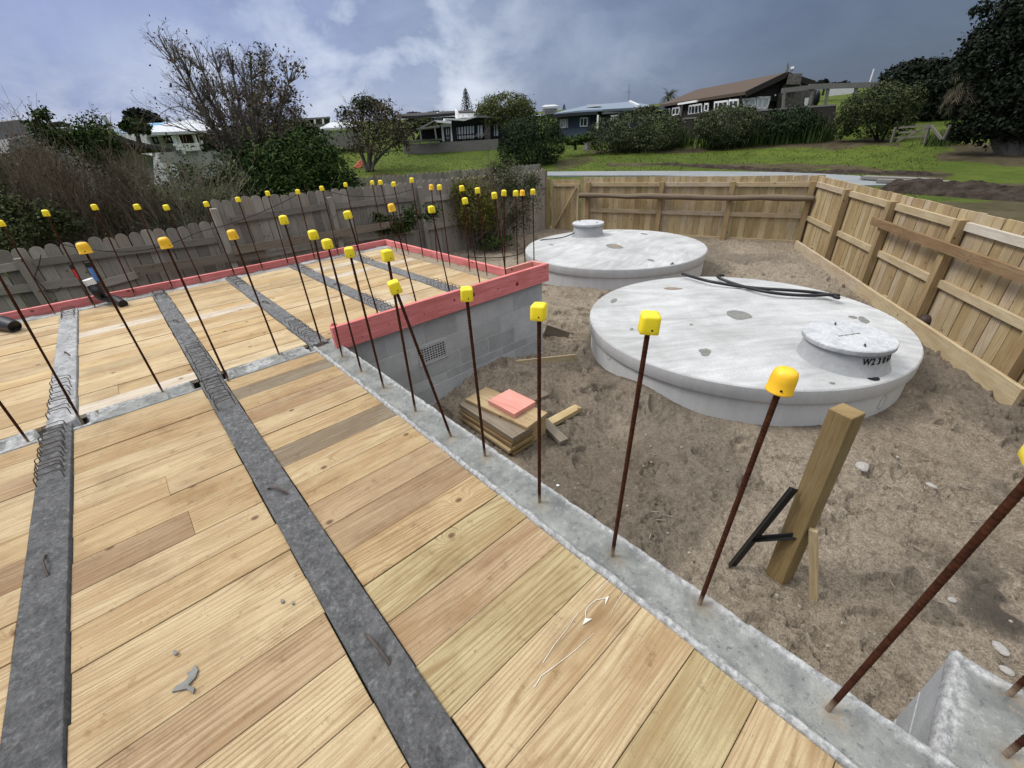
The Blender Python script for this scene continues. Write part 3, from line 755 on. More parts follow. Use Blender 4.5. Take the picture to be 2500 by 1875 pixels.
board('edge_board', (3.18, 3.715, .075), (3.61, 3.715, .075), .035, .19, M['pink_pale'], 'short paler pink board closing the inner side of the boxed end', 'edge board', PG)
board('edge_board', (3.634, 3.513, .072), (3.634, 3.735, .072), .040, .20, M['pink_pale'], 'shortest pale pink board capping the boxed end', 'edge board', PG)
for nm, (x, z, r) in enumerate([(1.55, .06, .006), (1.92, .05, .006), (2.28, .09, .012), (2.52, .085, .024), (2.45, .11, .006), (3.14, .05, .024), (3.58, .14, .007), (3.5, .05, .005), (2.86, .065, .009), (1.28, .02, .006)]):
    mm = MB(); mm.lathe([(r, 0), (r*.95, .0012), (0.0001, .0014)], (0, 0, 0), 12)
    o = mm.build('knot', M['knot_red'], bpy.data.objects['edge_board'], False, False)
    o.location = (x, 3.4636, z); o.rotation_euler = (math.pi/2, 0, 0)

# ------------------------------------------------------------------ chalk marks on the boards
def px7(x, y): return onz(1200+x/3.456, 1200+y/3.456, 0.0)
ck = MB()
def stroke(pts, w0, w1):
    P = [px7(*p) for p in pts]
    for i in range(len(P)-1):
        d = P[i+1]-P[i]; n = np.array([-d[1], d[0], 0])/np.linalg.norm(d)
        t0 = i/(len(P)-1); t1 = (i+1)/(len(P)-1); a = (w0+(w1-w0)*t0)/2; b = (w0+(w1-w0)*t1)/2
        ck.prism([P[i]+n*a+(0, 0, .0045), P[i]-n*a+(0, 0, .0045), P[i+1]-n*b+(0, 0, .0045), P[i+1]+n*b+(0, 0, .0045)], (0, 0, .0006))
stroke([(1000, 742), (930, 805), (866, 880)], .0014, .0008); stroke([(735, 1020), (640, 1160), (530, 1300), (430, 1455)], .001, .002)
stroke([(1122, 845), (1060, 935), (1010, 1030)], .0014, .0008); stroke([(862, 1200), (700, 1350), (520, 1490), (420, 1560), (360, 1659)], .001, .0025)
stroke([(960, 905), (880, 922), (825, 965), (795, 1010), (792, 1090)], .002, .002)
for tri in ([(962, 903), (992, 888), (958, 965)], [(788, 1075), (848, 1082), (765, 1135)]):
    ck.prism([px7(*p)+(0, 0, .0052) for p in tri], (0, 0, .0006))
tag(ck.build('chalk_mark', M['chalk']), 'white chalk curved arrow between two lines drawn on the near boards', 'chalk mark')

# mortar splashes dropped on the boards
def splat(px, py, pts_px, label):
    P = []
    for (x, y) in pts_px: P.append(onz(px+x, py+y, .003))
    m = MB(); m.prism(P, (0, 0, .006)); return tag(m.build('mortar_splash', M['patch_dark'], None), label, 'mortar splash', 'mortar splashes on the boards')
splat(455, 1667, [(22, -42), (30, -30), (24, -12), (6, 8), (22, 14), (18, 28), (2, 16), (-14, 20), (-34, 24), (-24, 10), (-4, -2), (8, -14), (2, -22), (14, -28)], 'forked grey splash of mortar on the boards between the two near ribs')
splat(690, 1470, [(-4, -4), (1, -6), (5, -1), (2, 4), (-3, 3)], 'small grey spot of mortar left of the middle near rib')
splat(716, 1474, [(-3, -4), (2, -3), (3, 2), (-2, 3)], 'tiny grey mortar crumb touching the middle near rib')
splat(428, 1596, [(-6, -3), (3, -8), (7, 0), (0, 6)], 'tiny grey mortar crumb above the forked splash')
# ------------------------------------------------------------------ tanks
def tank(c, zt, r, zb, label, rc, rr, rz, patches, recesses, seedr):
    root = empty('water_tank', (c[0], c[1], zb)); tag(root, label, 'water tank', 'round concrete water tanks'); root.rotation_euler = (0, 0, seedr)
    N = 128; H = zt-zb
    dome = lambda q: .075*(1-min(q/r, 1)**2)
    prof = [(r-.035, -.5), (r-.032, H-.165), (r-.030, H-.150), (r-.003, H-.149), (r, H-.145), (r, H-.014), (r-.012, H-.001), (r-.10, H+.004)]
    prof += [(r*q, H+.004+dome(r*q)-dome(r-.10)) for q in (.88, .8, .7, .6, .5, .4, .3, .2, .1)]+[(.0001, H+.004+dome(0)-dome(r-.10))]
    m = MB(); m.lathe(prof, (0, 0, 0), N, .5); m.build('tank_body', M['tank_concrete'], root, True, False)
    ca, sa = math.cos(-seedr), math.sin(-seedr)
    def loc(x, y): dx, dy = x-c[0], y-c[1]; return (dx*ca-dy*sa, dx*sa+dy*ca)
    def hz(x, y): return H+.004+dome(math.hypot(x, y))-dome(r-.10)
    lx, ly = loc(*rc); z0 = hz(lx, ly)-.03
    ri = empty('riser', (0, 0, 0)); ri.parent = root; ri.location = (lx, ly, 0)
    m = MB(); h1 = rz-zb-.05
    m.lathe([(rr+.03, z0), (rr+.012, z0+.035), (rr-.012, z0+.10), (rr-.03, h1)], (0, 0, 0), 64, .5); m.build('riser_ring', M['riser_concrete'], ri, True, False)
    m = MB(); m.lathe([(rr-.05, h1+.001), (rr+.004, h1+.002), (rr+.008, h1+.008), (rr+.008, h1+.042), (rr, h1+.050), (.0001, h1+.052)], (0, 0, 0), 64, .5)
    lid = m.build('lid', M['lid_concrete'], ri, True, False)
    for k, (da) in enumerate((.3, .3+math.pi)):
        m = MB(); m.tube([(.25*rr/.36*math.cos(da)-.018, .25*rr/.36*math.sin(da), h1+.050), (.25*rr/.36*math.cos(da)-.01, .25*rr/.36*math.sin(da), h1+.070), (.25*rr/.36*math.cos(da)+.01, .25*rr/.36*math.sin(da), h1+.070), (.25*rr/.36*math.cos(da)+.018, .25*rr/.36*math.sin(da), h1+.050)], .006, 6)
        m.build('handle', M['tie_wire'], lid, True, False)
    for (px, py, w, h, mt) in patches:      # patch of different mortar lying in the surface
        q = loc(px, py); pts = []
        ph = random.random()*9
        for k in range(28):
            a = 2*math.pi*k/28; rn = .72+.56*float(fbm(np.array(math.cos(a)*1.1+ph), np.array(math.sin(a)*1.1), 5, 3))
            x, y = q[0]+w*rn*math.cos(a), q[1]+h*rn*math.sin(a); pts.append((x, y, hz(x, y)+.002))
        m = MB(); m.prism(pts, (0, 0, .0025)); m.build('patch', M[mt], root, False, False)
    for ang, z in recesses:                  # lifting recesses in the side, and their plugs
        p = MB(); p.lathe([(.066, 0), (.066, .012), (.055, .014), (.050, .004), (.0001, .004)], (0, 0, 0), 24)
        o = p.build('lifting_recess', M['riser_concrete'], root, True, False)
        a = ang-seedr; o.location = ((r-.044)*math.cos(a), (r-.044)*math.sin(a), z-zb); o.rotation_euler = (0, math.pi/2, a); o.scale = (1.25, .8, 1)
        p = MB(); p.lathe([(.047, 0), (.045, .003), (.0001, .003)], (0, 0, 0), 20); q = p.build('recess_plug', M['hole_dark'], o, False, False); q.location = (-.012, .0, .003); q.scale = (.55, .7, 1)
    return root, ri, h1, loc, hz
C1 = (5.32, 1.874); C2 = (7.59, 5.36); ZT1, ZT2 = -.585, -.56
def tp(px, py, z): return tuple(onz(px, py, z)[:2])
rl = onz(2072, 820, -.335)
P1 = [(*tp(1801, 771, ZT1+.06), .135, .135, 'patch_dark'), (*tp(1722, 861, ZT1+.03), .075, .05, 'patch_dark'), (*tp(2107, 783, ZT1+.02), .11, .05, 'patch_dark'), (*tp(1640, 706, ZT1+.03), .06, .13, 'patch_sand'), (*tp(1498, 735, ZT1+.01), .09, .04, 'patch_dark'),
      (*tp(1542, 807, ZT1+.01), .028, .02, 'patch_dark'), (*tp(1687, 798, ZT1+.03), .02, .02, 'patch_sand')]
def angof(px, py, c): b = onz(px, py, -.8); return math.atan2(b[1]-c[1], b[0]-c[0])
def cylang(px, py, c, r):
    d = ray(px, py); a = d[:2]@d[:2]; o = CP[:2]-np.array(c); bb = 2*o@d[:2]; cc = o@o-r*r; t = (-bb-math.sqrt(max(bb*bb-4*a*cc, 0)))/(2*a); q = CP+d*t
    return math.atan2(q[1]-c[1], q[0]-c[0]), q[2]
R1 = [cylang(1487, 864, C1, 1.74), cylang(2153, 982, C1, 1.74)]
T1, RI1, h1, loc1, hz1 = tank(C1, ZT1, 1.775, -1.0, 'nearer big pale concrete tank with a stencilled riser and two black hose coils', (rl[0], rl[1]), .37, -.325, P1, R1, .4)
# dark hole near the rim and its small dimples
for (px, py, rr) in ((2130, 921, .055), (2032, 934, .022), (1716, 862, .045), (2080, 779, .045)):
    x, y = loc1(*tp(px, py, ZT1+.01)); m = MB(); m.lathe([(rr, 0), (rr*.7, .003), (.0001, .003)], (x, y, hz1(x, y)+.004), 20); m.build('plug_hole', M['hole_dark' if rr > .05 else 'patch_dark'], T1, False, False)
rl2 = onz(1436, 545, -.255)
P2 = [(*tp(1499, 601, ZT2+.07), .20, .15, 'patch_dark'), (*tp(1504, 600, ZT2+.072), .11, .09, 'patch_sand'), (*tp(1346, 599.5, ZT2+.02), .08, .03, 'patch_dark'), (*tp(1589, 636, ZT2+.02), .07, .045, 'patch_dark'), (*tp(1572, 572, ZT2+.03), .10, .06, 'patch_dark')]
T2, RI2, h2, loc2, hz2 = tank(C2, ZT2, 1.823, -1.0, 'farther concrete tank with a capped riser in front of the gate', (rl2[0], rl2[1]), .345, -.235, P2, [cylang(1640, 652, C2, 1.79)], 1.3)

# stencilled number on the riser, letter by letter round the ring, and faint print on the lid
def text_mesh(txt, size, ext=.001, font=None):
    cu = bpy.data.curves.new('t', 'FONT'); cu.body = txt; cu.size = size; cu.extrude = ext; cu.align_x = 'CENTER'; cu.offset = .0018
    o = bpy.data.objects.new('t', cu); COL.objects.link(o); dg = bpy.context.evaluated_depsgraph_get(); me = bpy.data.meshes.new_from_object(o.evaluated_get(dg))
    bpy.data.objects.remove(o); bpy.data.curves.remove(cu); return me
a0, zc = cylang(2123, 872, (rl[0], rl[1]), .36)
for k, chx in enumerate('W23068'):
    me = text_mesh(chx, .085); me.materials.clear(); me.materials.append(M['stencil'])
    o = bpy.data.objects.new('stencil_letter', me); COL.objects.link(o); o.parent = RI1
    a = a0-.4+k*.16; rr_ = .37-.012
    o.location = (rr_*math.cos(a), rr_*math.sin(a), .455+.082); o.scale = (.78, 1, 1); o.rotation_euler = (math.pi/2-.12, 0, a+math.pi/2)
lid1 = [c for c in RI1.children if c.name.startswith('lid')][0]
mm = MB()
for k in range(11):
    x = -.115+k*.022; mm.box(x, x+.013, -.012+.004*(k % 3), .012-.003*(k % 2), h1+.0525, h1+.0532, .5)
o = mm.build('print_mark', M['tie_wire'], lid1, False, False); o.rotation_euler = (0, 0, -.95)
# ------------------------------------------------------------------ sand of the yard
SITE = [(10.35, 9.9), (12.3, 3.1), (6.05, -.95), (2.0, -3.6), (-6, -3.6), (-6, 9.6)]
def inpoly(X, Y, poly):
    r = np.zeros(np.shape(X), bool); n = len(poly)
    for i in range(n):
        x1, y1 = poly[i]; x2, y2 = poly[(i+1) % n]
        c = ((y1 > Y) != (y2 > Y)) & (X < (x2-x1)*(Y-y1)/((y2-y1)+1e-12)+x1); r ^= c
    return r
def sand_h(X, Y):
    z = -1.0+(fbm(X*.7, Y*.7, 1, 3)-.5)*.10+(fbm(X*3.2, Y*3.2, 2, 3)-.5)*.07+(fbm(X*9.5, Y*9.5, 7, 4, .7)-.5)*.055
    g = lambda cx, cy, r, a, ry=None: a*np.exp(-((X-cx)/r)**2-((Y-cy)/(ry or r))**2)
    z = z+g(2.75, 3.35, .60, .26, .45)+g(3.6, 2.05, .35, .15)+g(6.0, 4.7, .7, .10)+g(4.6, 4.6, .8, .10)+g(3.0, 1.0, .5, .05)
    # lumps left by boots
    return z
gx = np.r_[np.arange(-1, 1.05, .1), np.arange(1.05, 5.6, .0135), np.arange(5.6, 12.4, .036)]; gy = np.r_[np.arange(-3, -2, .06), np.arange(-2, 4.4, .0135), np.arange(4.4, 10.4, .036)]; nx, ny = len(gx), len(gy)
X, Y = np.meshgrid(gx, gy)
Z = sand_h(X, Y)
prg = np.random.default_rng(5)
for k in range(800):
    cx, cy = prg.uniform(1.2, 9.5), prg.uniform(-2.2, 9); an = prg.uniform(0, 3.14); L = prg.uniform(.10, .16); w = L*.42
    i0, i1 = np.searchsorted(gx, (cx-.35, cx+.35)); j0, j1 = np.searchsorted(gy, (cy-.35, cy+.35))
    xx, yy = X[j0:j1, i0:i1]-cx, Y[j0:j1, i0:i1]-cy; u = xx*math.cos(an)+yy*math.sin(an); v = -xx*math.sin(an)+yy*math.cos(an)
    q = (u/L)**2+(v/w)**2
    Z[j0:j1, i0:i1] += -.034*smooth(1.1, .8, q)+.020*np.exp(-((np.sqrt(q)-1.25)/.25)**2)
dm = smooth(.52, .66, fbm(X*.8+3, Y*.8, 71, 4))*.45
dm = np.maximum(dm, .9*np.exp(-((X-2.9)/.55)**2-((Y+.75)/.35)**2)*smooth(.4, .6, fbm(X*6, Y*6, 31, 3)))
dm = np.maximum(dm, .55*smooth(.16, .0, np.abs(np.hypot(X-C1[0], Y-C1[1])-1.74))*smooth(.35, .6, fbm(X*5, Y*5, 3, 3)))  # darkens the sand in a broken ring round the nearer tank
msk = smooth(.38, .58, fbm(X*1.3, Y*1.3, 51, 3))          # trampled and loose areas
Z += msk*((fbm(X*18, Y*18, 61, 4, .62)-.5)*.030)+(fbm(X*34, Y*34, 63, 2)-.5)*.010
for fr, w_, dpt, s_ in ((5.5, .030, .040, 91), (11.0, .040, .026, 95)):
    n_ = fbm(X*fr+.35*fbm(X*9, Y*9, 3, 2), Y*fr, s_, 4, .6); Z -= dpt*smooth(w_, 0, np.abs(n_-.5))*.8*smooth(.42, .58, fbm(X*1.9, Y*1.9, s_+7, 3))
calm = np.maximum.reduce([smooth(.16, .03, np.abs(np.hypot(X-C1[0], Y-C1[1])-1.76)), smooth(.16, .03, np.abs(np.hypot(X-C2[0], Y-C2[1])-1.81))])
Z = Z*(1-calm*.85)+(-1.0+(fbm(X*.9, Y*.9, 2, 2)-.5)*.05+.12*np.exp(-((X-3.6)/.4)**2-((Y-2.05)/.5)**2)+.09*np.exp(-((X-6.0)/.7)**2-((Y-4.7)/.7)**2))*calm*.85
keep = inpoly(X, Y, SITE)
i = np.arange(nx*ny).reshape(ny, nx)
F = np.stack([i[:-1, :-1], i[:-1, 1:], i[1:, 1:], i[1:, :-1]], -1).reshape(-1, 4)
kf = keep.ravel()[F].all(1)
o = npmesh('sand_ground', np.c_[X.ravel(), Y.ravel(), Z.ravel()], F[kf], M['sand'], None, smooth_=True, vattr={'sand_dark': dm.ravel(), 'height': Z.ravel()}); o['kind'] = 'structure'
def sz(x, y): return float(sand_h(np.array(x), np.array(y)))

# ------------------------------------------------------------------ fences
class Line:
    def __init__(s, A, B):
        s.A = np.array(A, float); s.B = np.array(B, float); s.L = np.linalg.norm(s.B-s.A); s.t = (s.B-s.A)/s.L
        n = np.array([-s.t[1], s.t[0]]); s.n = n if n @ (-s.A) > 0 else -n
    def p(s, d, off=0.0, z=0.0): q = s.A+s.t*d+s.n*off; return np.array([q[0], q[1], z])
def palings(mb, ln, d0, d1, zb, zt, w, gap, off=0.0, th=.019, dog=0.0, jit=.012):
    d = d0
    while d < d1-.02:
        ww = min(w+random.uniform(-.006, .006), d1-d); t = zt(d) if callable(zt) else zt; t += random.uniform(-jit, jit)
        o_ = off+random.uniform(-.004, .004); a = ln.p(d, o_, zb); tt = np.array([*ln.t, 0]); nn = np.array([*ln.n, 0])*th; sd = random.random()
        lean = random.uniform(-.006, .006)
        if dog:
            c = dog*random.uniform(.8, 1.1); k = c*.35
            P = [a, a+tt*ww, a+tt*(ww+lean)+(0, 0, t-zb-c), a+tt*(ww-k+lean)+(0, 0, t-zb-c*.35), a+tt*(ww-c+lean)+(0, 0, t-zb), a+tt*(c+lean)+(0, 0, t-zb), a+tt*(k+lean)+(0, 0, t-zb-c*.35), a+tt*lean+(0, 0, t-zb-c)]
            b = len(mb.V); mb.prism(P, nn, sd)
        else:
            mb.obox(a, tt*ww, nn, np.array([0, 0, t-zb])+tt*lean, sd, 2)
        d += ww+gap+random.uniform(-.001, .003)
def swap_uv(o):
    l = o.data.uv_layers[0]; n = len(l.data); a = np.zeros(n*2, np.float32); l.data.foreach_get('uv', a); a = a.reshape(-1, 2)[:, ::-1].copy(); l.data.foreach_set('uv', a.ravel())
# new back fence
BF = Line((12.02, 3.02), (10.34, 8.46)); bfr = empty('paling_fence', BF.p(2.5, 0, -1)); tag(bfr, 'new timber paling fence along the back, between the gate and the corner post', 'fence')
m = MB(); palings(m, BF, .0, BF.L+.05, -1.1, .445, .146, .007, -.045, jit=.004); m.build('palings', M['new_fence_wood'], bfr)
bp = [.20, 1.82, 3.48, 5.50]
for d in bp: m = MB(); a = BF.p(d-.055, .0, -1.15); m.obox(a, np.array([*BF.t, 0])*.11, np.array([*BF.n, 0])*.10, (0, 0, 1.15+.335), None, 2, .004); m.build('post', M['new_post_wood'], bfr)
for z in (.265, -.405, -1.0):
    for a, b in zip(bp[:-1], bp[1:]): m = MB(); m.obox(BF.p(a+.057, -.022, z-.047), np.array([*BF.t, 0])*(b-a-.114), np.array([*BF.n, 0])*.045, (0, 0, .094), None, 0, .002); m.build('rail', M['rail_wood'], bfr)
m = MB(); pts = [BF.p(BF.L+.02-k*.35, .155, -.005+random.uniform(-.018, .014)) for k in range(17)]
m.tube(pts, [.066+random.uniform(-.012, .010) for _ in pts], 9); lg = m.build('log_rail', M['log_wood'], bfr, True); lg['label'] = 'rough split log rail, partly grey'
# gate
GL = Line((10.06, 9.42), (10.335, 8.53)); gt = empty('garden_gate', GL.p(.45, 0, -1)); tag(gt, 'timber garden gate with a diagonal brace at the left end of the new fence', 'gate')
m = MB(); palings(m, GL, .0, GL.L, -1.02, .40, .150, .004, -.03); m.build('palings', M['new_fence_wood'], gt)
fr = MB(); T = np.array([*GL.t, 0]); Nn = np.array([*GL.n, 0])
fr.obox(GL.p(.03, -.008, .215), T*.86, Nn*.035, (0, 0, .07), None, 0); fr.obox(GL.p(.03, -.008, -1.0), T*.06, Nn*.035, (0, 0, 1.213), None, 2); fr.obox(GL.p(.83, -.008, -1.0), T*.06, Nn*.035, (0, 0, 1.213), None, 2)
fr.build('gate_frame', M['rail_wood'], gt)
m = MB(); m.bar(GL.p(.10, .045, -.98), GL.p(.82, .045, .20), .035, .06, up=Nn); m.build('brace', M['rail_wood'], gt)
m = MB(); m.obox(GL.p(-.14, -.02, -1.1), T*.11, Nn*.1, (0, 0, 1.53), None, 2, .004); gp = m.build('gate_post', M['new_post_wood'], gt)
# right fence
RF = Line((12.06, 3.21), (4.4, -1.86)); rfr = empty('paling_fence', RF.p(3.5, 0, -1)); tag(rfr, 'new timber paling fence running along the right towards the viewer', 'fence')
m = MB(); palings(m, RF, .03, RF.L, -1.1, .435, .146, .008, -.045, jit=.005); m.build('palings', M['new_fence_wood'], rfr)
rp = [1.87, 3.55, 5.20, 6.88, 8.55]
for d in rp: m = MB(); m.obox(RF.p(d-.055, .0, -1.15), np.array([*RF.t, 0])*.11, np.array([*RF.n, 0])*.10, (0, 0, 1.15+.345), None, 2, .004); m.build('post', M['new_post_wood'], rfr)
rq = [.12]+rp
for z in (.275, -.43):
    for k, (a, b) in enumerate(zip(rq[:-1], rq[1:])):
        m = MB(); m.obox(RF.p(a+.057, -.022, z-.047), np.array([*RF.t, 0])*(b-a-.114), np.array([*RF.n, 0])*.045, (0, 0, .094), (.9 if k == 3 and z > 0 else None), 0, .002)
        r_ = m.build('rail', M['bleached_wood' if k == 3 and z > 0 else 'rail_wood'], rfr)
        if k == 3 and z > 0: r_['label'] = 'pale bleached top rail'
m = MB(); m.obox(RF.p(3.30, .103, -.035), np.array([*RF.t, 0])*4.6, np.array([*RF.n, 0])*.04, (0, 0, .115), None, 0, .002); bb = m.build('brace_board', M['brown_board'], rfr); bb['label'] = 'brown board nailed across the posts'
PL = Line(onz(1948, 588, -.82)[:2], onz(2560, 985, -.82)[:2]); plr = empty('plinth_board', PL.p(3, 0, -1)); tag(plr, 'long low plinth board on edge along the foot of the right fence', 'plinth board')
for a, b in ((0, 3.2), (3.204, 6.6)): m = MB(); m.obox(PL.p(a, 0, -1.2), np.array([*PL.t, 0])*(b-a), np.array([*PL.n, 0])*.045, (0, 0, .385+random.uniform(-.004, .006)), None, 0, .002); m.build('board', M['grey_board' if 0 else 'rail_wood'], plr)
for k, q in enumerate([(430, 775), (690, 945), (1060, 1195), (1690, 1600)]):
    b = onz(1860+q[0]/3.456, 380+q[1]/3.456, -.83); m = MB(); m.obox((b[0]-.05, b[1]-.02, -1.15), (.12, .05, 0), (-.02, .05, 0), (0, 0, .33), None, 2); pg = m.build('peg', M['new_post_wood'])
    tag(pg, ['small timber peg behind the plinth board, farthest, near the fence corner', 'small timber peg behind the plinth board, second from the fence corner', 'small timber peg behind the plinth board, third from the corner', 'largest, nearest timber peg behind the plinth board, right of the brown ball'][k], 'peg', 'pegs behind the plinth board')
m = MB(); b = onz(2258, 783, -.93); m.lathe([(.0001, -.085)]+[(.085*math.cos(t), .085*math.sin(t)) for t in np.linspace(-1.4, 1.4, 12)]+[(.0001, .085)], b, 20)
tag(m.build('ball', M['brown_ball'], None, True), 'dark brown ball behind the plinth board at the foot of a fence post', 'ball')

# old grey fence
OF = Line((-4.2, 9.24), (10.02, 9.52)); ofr = empty('paling_fence', OF.p(7, 0, -1)); tag(ofr, 'weathered grey dog eared paling fence along the far left side', 'fence')
def ofd(px, py): q = onplane(px, py, OF.A, OF.B); return (q[:2]-OF.A)@OF.t, q[2]
D0, _ = ofd(519, 510); Dp = [ofd(47, 634)[0], D0, ofd(801.6, 483.6)[0], ofd(1020, 457)[0], ofd(1212, 470)[0]]
zl = lambda d: .40+.075*(d-0)/max(D0, 1)
pL = [(ofd(*q)) for q in [(60, 604), (200, 586), (330, 566), (430, 553), (500, 543)]]; pR = [(ofd(*q)) for q in [(560, 485), (660, 477), (760, 469), (850, 459), (936, 449), (1110, 434), (1220, 424), (1326, 413)]]
ztop = lambda d: float(np.interp(d, [x[0] for x in (pL if d < D0 else pR)], [x[1] for x in (pL if d < D0 else pR)]))
m = MB(); palings(m, OF, .2, D0-.02, -1.25, ztop, .158, .008, -.03, .019, .055, .02); palings(m, OF, D0, OF.L, -1.25, ztop, .158, .008, -.03, .019, .055, .018); pal = m.build('palings', M['old_fence_wood'], ofr); swap_uv(pal)
for d in Dp+[Dp[0]-3.0]: m = MB(); m.obox(OF.p(d-.05, .0, -1.25), np.array([*OF.t, 0])*.10, np.array([*OF.n, 0])*.10, (0, 0, 1.25+ztop(max(d+.03, .3))-.12), None, 2, .006); m.build('post', M['old_fence_wood'], ofr)
def ofrail(q0, q1, h, off, mat, name='rail', th=.045):
    (d0, z0), (d1, z1) = ofd(*q0), ofd(*q1); a = OF.p(d0, off+th/2, z0-h/2); b = OF.p(d1, off+th/2, z1-h/2); m = MB(); m.bar(a, b, th, h, seed=random.random()); return m.build(name, mat, ofr)
for q0, q1 in [((-40, 652), (60, 636)), ((78, 632), (525, 578)), ((562, 530), (797, 496)), ((812, 497), (1013, 477)), ((1032, 482), (1205, 462)), ((1218, 462), (1330, 448))]: ofrail(q0, q1, .105, -.008, M['old_fence_wood'])
for q0, q1 in [((-40, 705), (240, 672)), ((245, 684), (330, 662)), ((575, 628), (800, 585)), ((812, 585), (1010, 555)), ((1032, 552), (1205, 520)), ((1218, 590), (1331, 566))]: ofrail(q0, q1, .11, -.008, M['old_fence_wood'])
lb = ofrail((322, 648), (640, 606), .14, .105, M['grey_board'], 'nailed_board', .03); lb['label'] = 'newer brown board nailed across'
lb = ofrail((560, 600), (1000, 530), .14, .14, M['grey_board'], 'nailed_board', .03); lb['label'] = 'newer brown board nailed across'
# the neighbours' grey fence behind it
NF = Line(at(855, 442, 14.6)[:2], at(1320, 412, 17.5)[:2]); nfr = empty('paling_fence', NF.p(2, 0, -1)); tag(nfr, 'second grey paling fence showing just above the first, before the lawn', 'fence')
zt0 = at(920, 429, 14.9)[2]; zt1 = onplane(1125, 418, NF.A, NF.B)[2]
m = MB(); palings(m, NF, 0, NF.L, -1.3, lambda d: zt0+(zt1-zt0)*d/NF.L, .15, .008, 0, .019, .055, .02); pal = m.build('palings', M['old_fence_wood'], nfr); swap_uv(pal)
m = MB(); m.bar(NF.p(0, -.03, zt0-.35), NF.p(NF.L, -.03, zt1-.35), .045, .1); m.build('rail', M['old_fence_wood'], nfr)

# cables sagging along the old fence
def cable(name, px, off, label, r=.006, mat='black_rubber'):
    P = []
    for q in px: a = onplane(*q, OF.A, OF.B, off); P.append(a)
    P = np.array(P); t = np.linspace(0, len(P)-1, len(P)*6); Q = np.c_[[np.interp(t, range(len(P)), P[:, k]) for k in range(3)]].T
    k = np.array([.25, .5, .25]); 
    for _ in range(6): Q[1:-1] = Q[:-2]*.25+Q[1:-1]*.5+Q[2:]*.25
    m = MB(); m.tube(Q, r, 6); return tag(m.build(name, M[mat], None, True), label, 'cable', 'black cables along the old fence')
cable('cable', [(128, 590), (190, 606), (290, 617), (370, 609), (440, 588), (480, 567), (560, 548), (630, 522), (700, 490), (735, 468)], .12, 'black cable sagging along the left sections of the old grey fence')
cable('cable', [(795, 464), (830, 475), (880, 481), (950, 478), (1010, 462)], .12, 'black cable looped between two posts of the old grey fence, right of the step')
cable('cable', [(100, 622), (95, 650), (83, 676), (90, 685), (120, 716), (140, 712), (150, 700)], .14, 'black cable hanging down the leftmost old fence post')

# ------------------------------------------------------------------ offcut pile
def slab(cx, cy, z, L, w, h, rz, mat, label, tilt=0.0, name='timber_offcut'):
    m = MB(); m.box(-L/2, L/2, -w/2, w/2, 0, h, random.random(), 0, .002); o = m.build(name, mat, None, False, False)
    o.location = (cx, cy, z); o.rotation_euler = (0, tilt, rz); return tag(o, label, 'timber offcut', 'timber offcuts piled on the sand')
q = math.radians
slab(2.225, 2.605, -.752, .36, .285, .045, q(-88), M['pink_pale'], 'pink square offcut on top of the pile')
slab(2.175, 2.650, -.788, .80, .30, .032, q(-83.5), M['deck_wood'], 'yellow board lying skewed directly under the pink offcut')
slab(2.03, 2.65, -.838, .80, .235, .045, q(-90.5), M['grey_board'], 'greyish brown plank below the skewed yellow board', 0, 'timber_offcut')
for k, (dx, dy, dz, l) in enumerate([(.01, .0, -.868, .78), (.0, .01, -.898, .77), (.015, -.005, -.930, .79), (-.01, .01, -.962, .76), (.01, .0, -.996, .77)]):
    slab(2.03+dx, 2.645+dy, dz, l, .26, .029, q(-90+random.uniform(-1.5, 1.5)), M['deck_wood' if k % 2 else 'post_wood'], ['uppermost of the five thin boards under the grey plank', 'second of the five thin boards stacked under the grey plank', 'middle one of the five thin stacked boards', 'fourth of the five thin stacked boards', 'lowest thin board of the stack, lying on the sand'][k])
slab(2.24, 2.62, -.985, .70, .19, .19, q(-88), M['new_fence_wood'], 'block of offcuts under the right side of the skewed board')
slab(2.40, 2.27, -.975, .46, .09, .045, q(-103), M['grey_board'], 'grey stick poking out of the pile towards the viewer', q(4))
slab(2.62, 2.33, -.985, .50, .095, .045, q(-3), M['new_fence_wood'], 'yellow stick lying on the sand right of the pile')
slab(2.66, 2.77, -.985, .38, .10, .04, q(-8), M['grey_board'], 'grey stick behind the pink offcut, at the back of the pile')
# board edges in the ground by the wall corner
m = MB(); m.bar(ony(1250, 880, 3.35)*0+np.array([2.9, 3.30, -.83]), np.array([3.75, 3.12, -1.0]), .03, .12); tag(m.build('buried_board', M['rail_wood']), 'sandy board edge half buried along the foot of the front block wall', 'board')
m = MB(); a = onz(1332, 803, -.9); b = onz(1388, 822, -1.0); m.bar(a, b, .04, .15); tag(m.build('buried_board', M['grey_board']), 'grey board end half buried beyond the block wall corner', 'board')

# ------------------------------------------------------------------ loose post, steel picket and stake
pb = np.array([2.285, .205]); g0 = sz(*pb)
m = MB(); ang = q(-17); u_ = np.array([math.cos(ang), math.sin(ang), 0]); v_ = np.array([-math.sin(ang), math.cos(ang), 0])
ctr = np.array([2.315, .210, -1.12]); m.obox(ctr-u_*.054-v_*.054, u_*.108, v_*.108, np.array([.0, .0, 1.355]), .3, 2, .004)
tag(m.build('timber_post', M['post_wood']), 'stout upright square timber post standing in the sand', 'post')
def U5(x, y, z): return onz(1600+x/3.456, 900+y/3.456, z)
sp = empty('steel_picket', (2.1, .4, -1)); tag(sp, 'black punched steel star picket leaning against the timber post', 'steel picket')
a = U5(630, 1640, -.99)+(0, 0, -.08); b = onv(1600+1170/3.456, 900+1010/3.456, np.array([2.25, .29]))
d = b-a; d /= np.linalg.norm(d); sd_ = np.cross(d, (0, 0, 1)); sd_ /= np.linalg.norm(sd_); up_ = np.cross(sd_, d)
